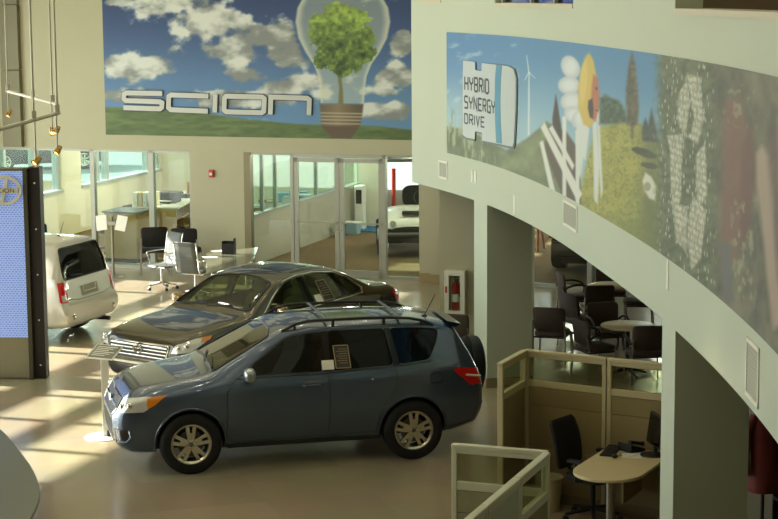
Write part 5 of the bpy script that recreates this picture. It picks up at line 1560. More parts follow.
# task chair
def task_chair(label, loc, face):
    t = thing('office_chair', label, 'chair', loc, face)
    m = MB(); m.ellipsoid((0, 0, .47), (.25, .25, .05), 24, 8, .5); m.build('seat', M_BLACKFAB, t)
    m = MB(); M0 = Matrix.Translation((-.25, 0, .5)) @ Matrix.Rotation(R_(-13), 4, 'Y')
    m.M = M0
    rows = []
    for i in range(13):
        z = .04 + .52 * i / 12; w = .215 + .02 * math.sin(PI * i / 12)
        if i == 0 or i == 12: w *= .86
        rows.append([(-.05 + .28 * (y_ ** 2) + .035 * math.sin(z * 5), y_, z) for y_ in np.linspace(-w, w, 11)])
    m.grid(rows)
    b = m.build('backrest', M_BLACKFAB, t); md = b.modifiers.new('t', 'SOLIDIFY'); md.thickness = .035; md.offset = 0
    m = MB(M0); m.tube([(-.07, 0, .35), (-.09, 0, .1), (.02, 0, -.06), (.18, 0, -.08)], .02); m.build('back_support', M_BLACK, t)
    for s in (1, -1):
        m = MB(); m.tube([(-.03, s * .25, .45), (-.03, s * .29, .46), (-.03, s * .29, .66)], .015); m.cbox((0, s * .29, .675), (.24, .07, .03)); m.build('armrest', M_BLACK, t)
    m = MB(); m.tube([(0, 0, .45), (0, 0, .1)], .03, 12); m.build('gas_column', M_BLACK, t)
    m = MB()
    for k in range(5):
        a = 2 * PI * k / 5 + .3; m.tube([(0, 0, .12), (.3 * math.cos(a), .3 * math.sin(a), .075)], [.028, .018])
    m.build('base', M_BLACK, t)
    for k in range(5):
        a = 2 * PI * k / 5 + .3
        m = MB(frame((.3 * math.cos(a), .3 * math.sin(a), .03), a)); m.lathe([(.001, -.025), (.03, -.022), (.03, .022), (.001, .025)], 14, 'y'); m.build('caster', M_BLACK, t)
    return t
task_chair('black high-back office chair at the maple desk', (2.13, 18.97, 0), R_(-38))
wb_ = thing('waste_bin', 'small pale waste bin behind the front cubicle corner', 'bin', (1.70, 19.30, 0))
m = MB(); m.lathe([(.001, 0), (.11, 0), (.145, .36), (.155, .37), (.15, .38), (.138, .36), (.105, .015), (.001, .015)], 26); m.build('bin_body', mat('bin_beige', (170, 158, 122), .5), wb_)

# dark shelf and red jacket behind the near column
sh_ = thing('shelf_unit', 'dark open shelf unit behind the near column at the right edge', 'shelf', (4.12, 17.7, 0), R_(-80))
m = MB(); m.box(-.45, -.42, -.2, .2, 0, 1.6); m.box(.42, .45, -.2, .2, 0, 1.6); m.box(-.42, .42, .185, .2, 0, 1.6); m.build('carcass', M_BLACK, sh_, smooth=False)
for z in (.05, .45, .85, 1.25, 1.57):
    m = MB(); m.box(-.42, .42, -.2, .185, z, z + .03); m.build('shelf', M_BLACK, sh_, smooth=False)
jk = thing('coat_stand', 'dark coat stand behind the near column holding the red jacket', 'coat stand', (3.62, 17.5, 0))
m = MB(); m.tube([(0, 0, .02), (0, 0, 1.75)], .018); m.build('pole', M_BLACK, jk)
m = MB(); m.lathe([(.001, 0), (.2, 0), (.19, .02), (.03, .035), (.001, .035)], 24); m.build('foot', M_BLACK, jk)
m = MB()
for a in (0, PI / 2, PI, 3 * PI / 2): m.tube([(0, 0, 1.62), (.1 * math.cos(a), .1 * math.sin(a), 1.63), (.14 * math.cos(a), .14 * math.sin(a), 1.69)], .01, 6)
m.build('hook', M_BLACK, jk)
m = MB(Matrix.Translation((3.60, 17.30, 0)))
n = 26; rows = []
for i, (z, rx, ry) in enumerate(((1.58, .04, .04), (1.53, .11, .06), (1.45, .15, .08), (1.3, .145, .09), (1.1, .14, .1), (.9, .15, .11), (.75, .16, .12))):
    rows.append([((rx + .012 * math.sin(7 * a + i)) * math.cos(a), -.02 + (ry + .012 * math.sin(5 * a + 2 * i)) * math.sin(a), z) for a in np.linspace(0, 2 * PI, n)])
m.grid(rows)
for s in (1, -1): m.tube([(s * .11, -.02, 1.49), (s * .19, -.03, 1.35), (s * .21, -.05, 1.12), (s * .2, -.06, .92)], [.05, .055, .05, .042], 12)
tag(m.build('jacket', mat('red_cloth', (96, 26, 17), .8, var=.15, scale=10)), 'red jacket hanging behind the near column at the right edge', 'jacket')

# ------------------------------------------------------------------ left side of the showroom
# display pylon
pa = on_level(34, 379.5)[:2]; pb = on_level(45, 380.3)[:2]
py_ = thing('display_pylon', 'tall blue display pylon with perforated face and round metal emblem at the left edge', 'display', (pa[0], pa[1], 0), R_(-4))
HT = 3.07; PW = 2.2
m = MB(); m.box(-PW, -.03, .0, .26, 0, HT); m.build('cabinet', mat('pylon_body', (96, 92, 70), .4, .2, var=.04), py_, bev=.006)
m = MB(); m.box(-PW + .03, -.06, -.012, 0.0, 0.03, .62); m.build('kick_panel', mat('pylon_kick', (128, 124, 100), .35, .3, var=.04), py_, smooth=False)
m = MB(); m.box(-.06, 0.0, -.02, .26, .0, HT); m.box(-.2, .0, .0, .02, HT - .0, HT + .0005); m.build('edge_frame', mat('pylon_edge', (64, 62, 46), .4, .3, var=.03), py_, bev=.006)
m = MB(); m.box(0.0, .165, .06, .26, 0, HT + .02); m.build('side_panel', mat('pylon_dark', (26, 22, 26), .35, var=.05), py_, bev=.004)
m = MB()
for k in range(5):
    z = .2 + k * .665; m.ellipsoid((.09, .058, z), (.016, .008, .016), 12, 6)
m.build('bolts', M_CHROME, py_)
PB = bpy.data.materials.new('perforated_blue'); PB.use_nodes = True
nt = PB.node_tree; bs = nt.nodes['Principled BSDF']; tc = nt.nodes.new('ShaderNodeTexCoord'); mp = nt.nodes.new('ShaderNodeMapping')
mp.inputs['Rotation'].default_value = (PI / 2, 0, 0)
br = nt.nodes.new('ShaderNodeTexBrick'); br.inputs['Scale'].default_value = 1; br.inputs['Brick Width'].default_value = .05; br.inputs['Row Height'].default_value = .032; br.inputs['Mortar Size'].default_value = .0075
br.inputs['Color1'].default_value = lin((92, 120, 200)); br.inputs['Color2'].default_value = lin((104, 134, 212)); br.inputs['Mortar'].default_value = lin((150, 172, 226))
nt.links.new(tc.outputs['Object'], mp.inputs[0]); nt.links.new(mp.outputs[0], br.inputs['Vector']); nt.links.new(br.outputs['Color'], bs.inputs['Base Color'])
nt.links.new(br.outputs['Color'], bs.inputs['Emission Color']); bs.inputs['Emission Strength'].default_value = 0.28; bs.inputs['Roughness'].default_value = .4
m = MB(); m.box(-PW + .03, -.06, -.014, 0.0, .62, HT - .03); m.build('lit_panel', PB, py_, smooth=False)
# emblem on the pylon
ec = on_plane(4.5, 190.5, (pa[0], pa[1] - .03, 0), (0, 1, 0))
Me = Matrix.Translation((ec[0] - pa[0], -.03, ec[2]))
m = MB(Me); ring = [(0.235 * math.cos(a), 0.19 * math.sin(a)) for a in np.linspace(0, 2 * PI, 49)[:-1]]
stroke(m, ring, .045, True, lambda x, y, h: (x, -h, y), 0, .03)
for s in (1, -1):
    fin = [(s * -.02, s * .035), (s * .02, s * .185), (s * .07, s * .18), (s * .055, s * .12), (s * .045, s * .035)]
    m.add([(x, -.0, z) for x, z in fin] + [(x, -.028, z) for x, z in fin], [(0, 1, 2, 3, 4), (9, 8, 7, 6, 5)] + [(i, (i + 1) % 5, 5 + (i + 1) % 5, 5 + i) for i in range(5)])
em = m.build('emblem', mat('emblem_metal', (190, 188, 172), .4, .3), py_, bev=.004)
m = MB(Me); m.box(-.20, .20, -.036, -.0, -.04, .04); m.build('emblem_bar', mat('emblem_metal', (186, 182, 160)), em, smooth=False)
m = MB(Me)
wl_ = MB(); wx = word(wl_, 'SCION', lambda x, y, h: (x, y, h), 0, 0, .05)
word(m, 'SCION', lambda x, y, h: (x, -.037 - h, y), -.17, -.025, .05, aspect=.34 / wx, h0=0, h1=.004); m.build('emblem_lettering', mat('emblem_ink', (58, 56, 50), .5), em, smooth=False)

# specification stand by the suv nose
st_ = on_level(104.5, 437)[:2]
ss = thing('info_stand', 'slim white information stand with slanted sign plate in front of the suv nose', 'sign stand', (st_[0], st_[1], 0), R_(12))
m = MB(); m.lathe([(.001, .014), (.24, .014), (.25, .008), (.25, 0), (.001, 0)], 40); m.build('base', M_WHITE, ss)
m = MB(); m.box(-.02, .075, -.015, .015, .014, 1.06); m.build('post', M_WHITE, ss, bev=.004)
m = MB(); m.box(.03, .2, -.06, .06, .014, .09); m.build('foot_block', M_BLACK, ss, bev=.01)
Mt = Matrix.Translation((.03, -.03, 1.10)) @ Matrix.Rotation(R_(-38), 4, 'Z') @ Matrix.Rotation(R_(26), 4, 'X')
m = MB(Mt); m.box(-.2, .2, -.15, .15, -.012, 0); m.build('sign_plate', M_WHITE, ss, bev=.004)
m = MB(Mt); m.box(-.18, .18, -.13, .13, 0, .003); sf = m.build('sign_sheet', mat('sign_grey', (112, 112, 98), .4, var=.1), ss, smooth=False)
m = MB(Mt)
for k in range(6): m.box(-.15, .15 - .05 * (k % 3), .085 - k * .035, .097 - k * .035, .003, .0045)
m.build('sign_lines', M_PAPER, sf, smooth=False)

# brochure stand before the office glazing
b_ = on_level(113.5, 276)[:2]
bs_ = thing('brochure_stand', 'grey pole stand holding two white sheets before the office glazing', 'sign stand', (b_[0], b_[1], 0), R_(-14))
m = MB(); m.lathe([(.001, .02), (.2, .015), (.22, 0), (.001, 0)], 30); m.build('base', M_STEEL, bs_)
m = MB(); m.tube([(0, 0, .01), (0, 0, 1.2)], .028, 12); m.build('pole', M_STEEL, bs_)
m = MB(); m.box(-.09, .09, -.05, -.02, 1.02, 1.1); m.build('clamp', M_STEEL, bs_, bev=.005)
for x, r in ((-.2, -9), (.22, 9)):
    m = MB(Matrix.Translation((x, -.06, 1.07)) @ Matrix.Rotation(R_(-14), 4, 'X') @ Matrix.Rotation(R_(r), 4, 'Y')); m.box(-.11, .11, -.004, .004, -.15, .15); m.build('sheet', M_PAPER, bs_, smooth=False)

# two ribbed swivel chairs
def ribbed_chair(label, loc, face):
    t = thing('swivel_chair', label, 'chair', loc, face, 'grey ribbed swivel chairs with chrome rails')
    prof = catmull([(.27, .45), (.22, .485), (.05, .47), (-.17, .465), (-.235, .51), (-.27, .68), (-.32, .98), (-.345, 1.06)], 9)
    L = np.concatenate([[0], np.cumsum(np.linalg.norm(np.diff(np.array(prof), axis=0), axis=1))])
    m = MB(); rows = []
    for k, q in enumerate(prof):
        b_ = .007 * abs(math.sin(L[k] / .062 * PI))
        rows.append([(q[0] + (b_ if q[1] > .52 else 0), y, q[1] + (b_ if q[1] <= .52 else 0)) for y in np.linspace(-.235, .235, 5)])
    m.grid(rows); s = m.build('sling', mat('grey_mesh', (84, 88, 82), .55, var=.06, scale=30), t); md = s.modifiers.new('t', 'SOLIDIFY'); md.thickness = .014
    for sy in (1, -1):
        m = MB(); m.tube([(q[0], sy * .245, q[1]) for q in prof], .013, 8); m.build('side_rail', M_CHROME, t)
        m = MB(); m.tube([tuple(q) for q in catmull([(-.28, sy * .25, .70), (-.22, sy * .30, .71), (.06, sy * .30, .70), (.12, sy * .29, .66), (.07, sy * .25, .48)], 6)], .013, 8); m.build('armrest', M_CHROME, t)
    m = MB(); m.box(-.1, .1, -.235, .235, .425, .445); m.tube([(0, 0, .43), (0, 0, .12)], .026, 12); m.build('column', M_CHROME, t)
    m = MB()
    for k in range(5):
        a = 2 * PI * k / 5; m.tube([(0, 0, .13), (.29 * math.cos(a), .29 * math.sin(a), .075)], [.024, .015])
    m.build('base', M_CHROME, t)
    for k in range(5):
        a = 2 * PI * k / 5
        m = MB(frame((.29 * math.cos(a), .29 * math.sin(a), .03), a)); m.lathe([(.001, -.025), (.03, -.022), (.03, .022), (.001, .025)], 14, 'y'); m.build('caster', M_BLACK, t)
    return t
ribbed_chair('left grey ribbed swivel chair facing left beside the sales desk', tuple(on_level(162, 289)), R_(222))
ribbed_chair('right grey ribbed swivel chair turned to the sales desk, its back to the camera', tuple(on_level(196, 297)), R_(62))
# sales desk with a glass top
cn = [on_level(x, y, .75)[:2] for x, y in ((206, 253), (258.5, 247), (252, 262), (206, 274))]
ctr = np.mean(cn, axis=0)
sd = thing('sales_desk', 'low sales desk with a glass top behind the bronze sedan', 'desk', (ctr[0], ctr[1], 0))
pl_ = [tuple(q - ctr) for q in cn]
m = MB(); m.prism(pl_, .735, .75); m.build('glass_top', mat('table_glass', (96, 96, 78), .18, .0, var=.03), sd, bev=.004)
m = MB(); m.prism([(x * .78, y * .78) for x, y in pl_], .70, .735); m.build('underframe', M_STEEL, sd, smooth=False)
for x, y in pl_:
    m = MB(); m.tube([(x * .74, y * .74, 0), (x * .74, y * .74, .70)], .03, 10); m.build('leg', M_CHROME, sd)
p = on_level(229, 254, .75); bx = thing('desk_organizer', 'small black desk organizer on the glass sales desk', 'organizer', tuple(p), R_(-15))
m = MB(); m.box(-.12, .12, -.06, -.05, 0, .2); m.box(-.12, .12, .05, .06, 0, .24); m.box(-.12, -.11, -.05, .05, 0, .24); m.box(.11, .12, -.05, .05, 0, .3); m.box(-.11, .11, -.05, .05, 0, .01); m.build('tray', M_BLACK, bx, smooth=False)
for px, py, lb in ((210, 257, 'left sheet of paper on the glass sales desk'), (218, 251, 'sheet of paper beside the black organizer on the glass sales desk')):
    p = on_level(px, py, .751); tag(MB(frame(tuple(p), .4)).box(-.13, .13, -.1, .1, 0, .002).build('paper', M_PAPER, smooth=False), lb, 'paper', 'papers on the sales desk')
GB = 'black chairs before the office glazing'
for (px, py, z, fc, lb) in ((158, 226, .95, 100, 'left black guest chair before the office glazing'), (190, 230, .95, 85, 'right black guest chair before the office glazing, beside the beige wall'), (44.5, 224, .95, 80, 'black guest chair partly hidden behind the display pylon')):
    a_, _z = on_wall(px, 250)
    b0 = np.array(wall_pt(a_ + .13, -.45, 0))
    lounge_chair('guest_chair', lb, False, (b0[0], b0[1], 0), R_(fc), GB, fab=M_BLACKFAB).scale = (1.08, 1.08, 1.12)

# counter top at the lower left
cz = 1.0
pts = [(-3.14, 15.6), (-3.16, 16.08), (-3.23, 16.58), (-3.43, 17.32), (-3.72, 18.11), (-4.12, 19.08), (-4.55, 19.75), (-5.2, 20.1), (-5.9, 19.7), (-6.3, 18.4), (-6.3, 16.0), (-5.9, 14.4), (-5.0, 13.6), (-3.9, 13.9), (-3.3, 14.8), (-3.14, 15.6)]
out = [tuple(q) for q in catmull(pts, 6)[:-1]]
cc_ = np.mean(out, axis=0)
ct = thing('reception_counter', 'large rounded grey-green counter top at the lower left corner', 'counter', (cc_[0], cc_[1], 0))
m = MB(); m.prism([(x - cc_[0], y - cc_[1]) for x, y in out], cz - .035, cz); m.build('countertop', mat('counter_stone', (92, 97, 76), .3, var=.08, scale=30), ct, bev=.012)
m = MB(); m.prism([((x - cc_[0]) * .9, (y - cc_[1]) * .93) for x, y in out], 0, cz - .035); m.build('counter_body', mat('counter_wood', (150, 112, 70), .5, var=.12), ct, smooth=True)

# ------------------------------------------------------------------ track lights hung from the ceiling
def spot_head(parent, P, aim):
    P = Vector(P); d = Vector(aim).normalized()
    M0 = Matrix.Translation(P) @ d.to_track_quat('Z', 'Y').to_matrix().to_4x4()
    m = MB(M0); m.lathe([(.001, -.07), (.02, -.07), (.032, -.035), (.038, .025), (.043, .035), (.038, .03), (.028, .0), (.001, .0)], 20)
    h = m.build('lamp_head', mat('brass_lamp', (186, 142, 78), .25, .8, var=.03), parent)
    m = MB(M0); m.ellipsoid((0, 0, .016), (.026, .026, .018), 14, 8); m.build('bulb', M_WARM, h)
    return h
def rail_pt(px, py, z): return Vector(on_level(px, py, z))
ZT = 4.2
ra, rb = rail_pt(7, 91, ZT), rail_pt(57, 104, ZT)
for nm, (P0, P1), hang, heads, lb in (
    ('track_light', (ra, rb), ((0.02, 1), (.55, 1), (.92, 1)), ((0.02, .32, (-.4, -.3, -.8)), (.90, .36, (.3, -.6, -.7)), (.97, .34, (-.5, -.3, -.8))), 'farther hanging track light rail with three brass spots at the upper left'),
    ('track_light', (rail_pt(59, 113, ZT), rail_pt(-6, 131, ZT)), ((.03, 1), (.42, 1), (.95, 1)), ((.05, .42, (-.5, -.4, -.8)), (.41, .45, (-.6, -.5, -.6))), 'nearer hanging track light rail with two brass spots above the display pylon')):
    O = (P0 + P1) / 2
    t = thing(nm, lb, 'track light', tuple(O), 0, 'hanging track lights')
    m = MB(); m.tube([P0 - O, P1 - O], .022, 8); m.build('rail', mat('track_steel', (176, 172, 148), .45, .3), t)
    for f_, _ in hang:
        q = P0.lerp(P1, f_) - O
        m = MB(); m.tube([q, q + Vector((0, 0, CEIL - ZT))], .012, 6); m.build('suspension_rod', mat('track_steel', (150, 146, 124)), t)
        m = MB(); m.cbox(q + Vector((0, 0, .04)), (.05, .05, .12)); m.build('clamp', mat('track_steel', (150, 146, 124)), t, bev=.008)
    for f_, drop, aim in heads:
        q = P0.lerp(P1, f_) - O
        m = MB(); m.tube([q, q + Vector((0, 0, -drop))], .009, 6); m.build('stem', mat('track_steel', (150, 146, 124)), t)
        spot_head(t, q + Vector((0, 0, -drop)), aim)
# ------------------------------------------------------------------ office behind the left glazing
def wp2(a, y, z=0): return wall_pt(a, y, z)
a0, y0 = wl(105, 262); a1, y1 = wl(142, 262)
fc = thing('filing_cabinet', 'oak-fronted low cabinet with a dark top just inside the office glazing', 'cabinet', wp2(a0, y0), -TH)
W_ = a1 - a0
m = MB(); m.box(0, W_, 0, .75, 0, .08); m.build('plinth', M_BLACK, fc, smooth=False)
m = MB(); m.box(0, W_, .02, .75, .08, 1.04); m.build('carcass', M_WOOD, fc, smooth=False)
m = MB(); m.box(.01, W_ - .01, 0, .02, .09, 1.03); m.build('front_panel', M_WOOD, fc, bev=.004)
m = MB(); m.box(-.03, W_ + .03, -.03, .78, 1.04, 1.075); m.build('top', mat('slate_top', (72, 78, 74), .4), fc, bev=.004)
LCP = np.array(wp2(a1 - .1, y0 + .85)); LCA = R_(-7)
LC = thing('office_counter', 'long office counter with oak cubbyholes below a white worktop', 'counter', LCP, LCA)
m = MB(); m.box(-.02, .62, 0, 5.2, 1.04, 1.08); m.build('worktop', mat('counter_white', (224, 222, 206), .35, var=.02), LC, bev=.004)
m = MB(); m.box(0, .05, 0, 5.2, 0, 1.04)
for k in range(9): m.box(.05, .58, .64 * k, .64 * k + .03, 0, 1.04)
for z in (.08, .55, .80): m.box(.05, .58, .03, 5.15, z, z + .025)
m.build('cubbyholes', mat('cubby_oak', (206, 170, 104), .5, var=.1), LC, smooth=False)
def in_office(dx, dy, z=1.08):
    return (LCP[0] + dx * math.cos(LCA) - dy * math.sin(LCA), LCP[1] + dx * math.sin(LCA) + dy * math.cos(LCA), z)
GBn = 'binders on the office cabinet'
bc = [(226, 222, 200), (216, 190, 120), (232, 230, 220), (196, 204, 196), (222, 206, 150)]
for k in range(5):
    t = thing('binder', '%s upright binder of the row at the near end of the office counter' % ('leftmost', 'second', 'middle', 'fourth', 'rightmost')[k], 'binder', in_office(-.32 + .1 * k, .05), -TH + .1)
    t['group'] = GBn
    m = MB(); m.box(-.04, .04, 0, .27, 0, .31); m.build('cover', mat('binder_%d' % k, bc[k], .5), t, bev=.004)
    m = MB(); m.lathe([(.001, -.004), (.014, -.004), (.014, .001), (.001, .001)], 12, 'y', c=(0, 0, .09)); m.build('finger_ring', M_STEEL, t)
pr = thing('printer', 'black desktop printer behind the binders on the office counter', 'printer', in_office(.15, .75), -TH)
m = MB(); m.box(-.22, .22, 0, .4, 0, .24); m.build('case', M_BLACK, pr, bev=.03)
m = MB(); m.box(-.16, .16, -.12, .02, .05, .065); m.build('paper_tray', M_WHITE, pr, smooth=False)
b2 = thing('desk_telephone', 'small black telephone on the office counter', 'telephone', in_office(.3, 1.9), -TH)
m = MB(); m.box(-.12, .12, -.1, .1, 0, .08); m.build('phone_base', M_BLACK, b2, bev=.02)
m = MB(); m.tube([(-.08, -.1, .1), (-.08, -.05, .12), (-.08, .05, .12), (-.08, .1, .1)], [.027, .018, .018, .027]); m.build('handset', M_BLACK, b2)
bxx = thing('document_tray', 'pale tan document holder standing on the office counter', 'tray', in_office(.3, 2.6), -TH)
m = MB(); m.box(-.12, .12, 0, .25, 0, .02); m.box(-.12, -.10, 0, .25, 0, .28); m.box(.10, .12, 0, .25, 0, .28); m.box(-.12, .12, .23, .25, 0, .32); m.build('holder', mat('tan_card', (206, 168, 120), .6), bxx, smooth=False)
for k, (dx, dy, c) in enumerate(((.25, 3.4, (224, 226, 226)), (.3, 3.9, (120, 180, 206)), (.2, 4.4, (232, 232, 226)))):
    t = tag(MB(frame(in_office(dx, dy), -TH + .2 * k)).box(-.2, .2, -.17, .17, 0, .09 + .03 * k).build('paper_stack', mat('stack_%d' % k, c, .7), bev=.006), ('nearest white paper stack on the far half of the office counter', 'light blue folder stack on the office counter', 'farthest white paper stack on the office counter')[k], 'papers', 'paper stacks on the office counter')
p = on_level(79, 238, 0)
a_, y_ = wl(78, 262)
t = task_chair('black mesh office chair inside the office below the left window', wp2(a_, y_ + 1.6), R_(160))
t = copy_thing(t, wp2(a1 + .8, y0 + 1.1), R_(120), 'office chair inside the office at the counter by the beige wall')
# clutter along the glazed partition (office side): long table with papers
tb = thing('office_table', 'long white office table along the glazed partition', 'table', wp2(PA - .58, 1.0), -TH)
m = MB(); m.box(-.42, .42, 0, 5.2, .86, .9); m.build('tabletop', MATS['counter_white'], tb, bev=.004)
for x in (-.38, .38):
    for y in (.1, 5.1):
        m = MB(); m.box(x - .025, x + .025, y - .025, y + .025, 0, .86); m.build('leg', M_STEEL, tb, smooth=False)
rc = random.Random(8)
cols = [(226, 226, 220), (120, 176, 200), (190, 150, 100), (60, 60, 58), (206, 206, 200), (160, 190, 196)]
for k in range(10):
    dy = 1.25 + k * .5
    w_, d_, h_ = .12 + .1 * rc.random(), .12 + .08 * rc.random(), .08 + .26 * rc.random()
    cn_ = ('white', 'light blue', 'brown', 'dark', 'pale grey', 'pale blue')[k % 6]
    t = thing('storage_box', '%s box on the long office table, %s from the glazing end' % (cn_, ('first', 'second', 'third', 'fourth', 'fifth', 'sixth', 'seventh', 'eighth', 'ninth', 'tenth')[k]), 'box', wp2(PA - .42 - .34 * (k % 2), dy, .9), -TH + .3 * rc.random(), 'boxes on the long office table')
    m = MB(); m.box(-w_, w_, -d_, d_, 0, h_); m.build('box_body', mat('clutter_%d' % (k % 6), cols[k % 6], .6), t, bev=.008)
    m = MB(); m.box(-w_ - .008, w_ + .008, -d_ - .008, d_ + .008, h_ - .03, h_ + .006); m.build('lid', mat('clutter_%d' % ((k + 4) % 6), cols[(k + 4) % 6], .6), t, bev=.005)
# door lever on the partition
p_ = on_level(281, 232, .95)
# ------------------------------------------------------------------ corridor and bay
a_, y_ = wl(343, 236)
t = thing('water_cooler', 'narrow white drinks cooler at the end of the corridor', 'cooler', wp2(PA + .22, ya - .5), -TH)
m = MB(); m.box(-.11, .11, -.12, .12, 0, 1.05); m.build('cooler_body', M_WHITE, t, bev=.02)
m = MB(); m.box(-.07, .07, -.128, -.115, .62, .95); m.build('tap_recess', M_BLACK, t, smooth=False)
a_, y_ = wl(341, 237)
t = thing('bucket', 'small teal bucket on the corridor floor below the cooler', 'bucket', wp2(a_, y_), 0)
m = MB(); m.lathe([(.001, 0), (.11, 0), (.14, .3), (.13, .3), (.1, .02), (.001, .02)], 22); m.build('bucket_body', mat('teal_plastic', (60, 130, 130), .4), t)
a_, y_ = wl(352, 234)
t = thing('storage_tub', 'pale blue plastic tub on the corridor floor beside the bucket', 'tub', wp2(a_, y_), -TH)
m = MB(); m.box(-.17, .17, -.14, .14, 0, .26); m.build('tub_body', mat('blue_grey_plastic', (150, 176, 184), .4), t, bev=.02)
m = MB(); m.box(-.18, .18, -.15, .15, .26, .29); m.build('lid', M_WHITE, t, bev=.01)
a_, y_ = wl(366, 229)
tag(MB(frame(wp2(a_, y_, .0), -TH)).box(-.42, .42, -.55, .5, .002, .02).build('floor_mat', mat('blue_mat', (44, 108, 150), .7), smooth=False), 'blue mat on the corridor floor beyond the right glass door', 'mat')
# utility cart
ca, cy_ = wl(396, 258)
cart = thing('utility_cart', 'white low utility cart with dark seat and roof behind the right glass pane', 'cart', wp2(ca + .10, cy_ + .75), .02)
WHC = mat('cart_white', (216, 216, 204), .25, coat=1)
m = MB(); rows = []
for y, zt, w in ((-.62, .66, .50), (-.55, .80, .56), (-.3, .92, .6), (0, 1.0, .62), (.3, 1.02, .62)):
    rows.append([(x * w, y, zt - .10 * abs(x) ** 3 - (.35 if abs(x) > .99 else 0)) for x in (-1, -.98, -.7, -.35, 0, .35, .7, .98, 1)])
m.grid(rows); m.build('front_cowl', WHC, cart)
m = MB(); m.box(-.56, .56, -.62, 1.7, .3, .62); m.build('chassis', M_BLACK, cart, bev=.03)
m = MB(); m.box(-.2, .2, -.5, -.3, .88, .96); m.build('air_scoop', M_BLACK, cart, bev=.02)
m = MB(); m.tube([(-.6, -.6, .5), (-.55, -.72, .5), (.55, -.72, .5), (.6, -.6, .5)], .045); m.build('bumper', mat('cart_grey', (92, 92, 88), .5), cart)
for sx in (-1, 1):
    m = MB(); m.lathe([(.001, -.02), (.07, -.015), (.07, .02), (.001, .02)], 18, 'y', c=(sx * .4, -.62, .72)); m.build('headlight', MATS['lamp_clear'], cart)
    for y in (-.25, 1.35):
        m = MB(frame((sx * .62, y, .3), PI / 2)); m.lathe([(.14, -.1), (.27, -.11), (.3, -.07), (.3, .07), (.27, .11), (.14, .1)], 30, 'y', closed=True); w_ = m.build('wheel', M_RUBBER, cart)
        m = MB(frame((sx * .62, y, .3), PI / 2)); m.lathe([(.001, -.06), (.15, -.08), (.15, .08), (.001, .06)], 20, 'y'); m.build('rim', M_STEEL, w_)
    m = MB(); m.tube([(sx * .56, .22, .98), (sx * .55, .3, 1.4), (sx * .54, .45, 1.95)], .025); m.build('roof_post', M_BLACK, cart)
    m = MB(); m.tube([(sx * .56, 1.55, .62), (sx * .54, 1.4, 1.95)], .025); m.build('roof_post', M_BLACK, cart)
m = MB(); m.box(-.66, .66, .3, 1.6, 1.94, 2.0); m.build('roof', mat('cart_roof', (70, 68, 60), .5), cart, bev=.03)
m = MB(); m.ellipsoid((.05, .9, .78), (.5, .28, .1), 22, 10, .5); m.build('seat', M_BLACKFAB, cart)
m = MB(); m.ellipsoid((.18, 1.15, 1.12), (.34, .09, .24), 22, 10, .6); m.build('backrest', M_BLACKFAB, cart)
m = MB(); m.tube([(.25 + .17 * math.cos(a), .45 + .05 * math.sin(a), 1.15 + .16 * math.sin(a)) for a in np.linspace(0, 2 * PI, 25)[:-1]], .014, 6, True); m.tube([(.25, .25, .95), (.25, .45, 1.15)], .02); m.build('steering_wheel', M_BLACK, cart)
# red and white post beside the cart, seen through the glass
a_, y_ = wl(394, 224)
t = thing('safety_post', 'thin red post standing in the bright bay beyond the cart', 'post', wp2(a_, y_), 0)
m = MB(); m.lathe([(.001, 0), (.16, 0), (.15, .03), (.03, .05), (.001, .05)], 20); m.build('foot', M_BLACK, t)
m = MB(); m.tube([(0, 0, .04), (0, 0, 1.35)], .05, 14); m.build('pole', mat('post_red', (190, 44, 36), .5), t)
# dark pickup seen through the lounge glazing
tr = thing('pickup', 'dark pickup truck seen from behind through the lounge glass under the curved front', 'pickup truck', (4.66, 38.4, 0), R_(90 - 14))
BP = mat('pickup_black', (24, 24, 26), .2, coat=1)
m = MB()
m.add([(-2.4, -.9, .62), (2.5, -.9, .55), (2.5, .9, .55), (-2.4, .9, .62), (-2.4, -.92, 1.12), (2.45, -.88, 1.1), (2.45, .88, 1.1), (-2.4, .92, 1.12)], [(0, 3, 2, 1), (4, 5, 6, 7), (0, 1, 5, 4), (2, 3, 7, 6), (0, 4, 7, 3), (1, 2, 6, 5)])
m.build('body', BP, tr, bev=.06)
m = MB(); m.prism([(-.5, 1.1), (-.35, 1.75), (.9, 1.78), (1.5, 1.1)], -.78, .78, 'y'); m.build('cab', BP, tr, bev=.08)
m = MB(); m.prism([(-.52, 1.2), (-.41, 1.66), (-.43, 1.66), (-.54, 1.2)], -.65, .65, 'y'); m.build('rear_window', M_BLACKG, tr, smooth=False)
m = MB(); m.box(-2.55, -2.4, -.88, .88, .36, .66); m.build('rear_bumper', mat('bumper_dark', (58, 58, 56), .35, .5), tr, bev=.03)
m = MB(); m.box(-2.4, 2.3, -.7, .7, .22, .6); m.build('underbody_shade', M_BLACK, tr, smooth=False)  # dark box also stands in for the shadow beneath the truck
m = MB(); m.box(-2.43, -2.4, -.7, .7, .7, 1.08); m.build('tailgate', BP, tr, bev=.02)
for sy in (1, -1):
    m = MB(); m.box(-2.44, -2.3, sy * .92 - .1, sy * .92 + .02 if sy > 0 else sy * .92 + .1, .72, 1.05); m.build('tail_light', MATS['tail_red'], tr, bev=.01)
    for x in (-1.55, 1.6):
        m = MB(frame((x, sy * .84, .39), 0)); m.lathe([(.2, -.13), (.36, -.14), (.39, -.08), (.39, .08), (.36, .14), (.2, .13)], 34, 'y', closed=True); w_ = m.build('wheel', M_RUBBER, tr)
        m = MB(frame((x, sy * .84, .39), 0)); m.lathe([(.001, -.1), (.21, -.11), (.21, .11), (.001, .1)], 24, 'y'); m.build('rim', M_STEEL, w_)
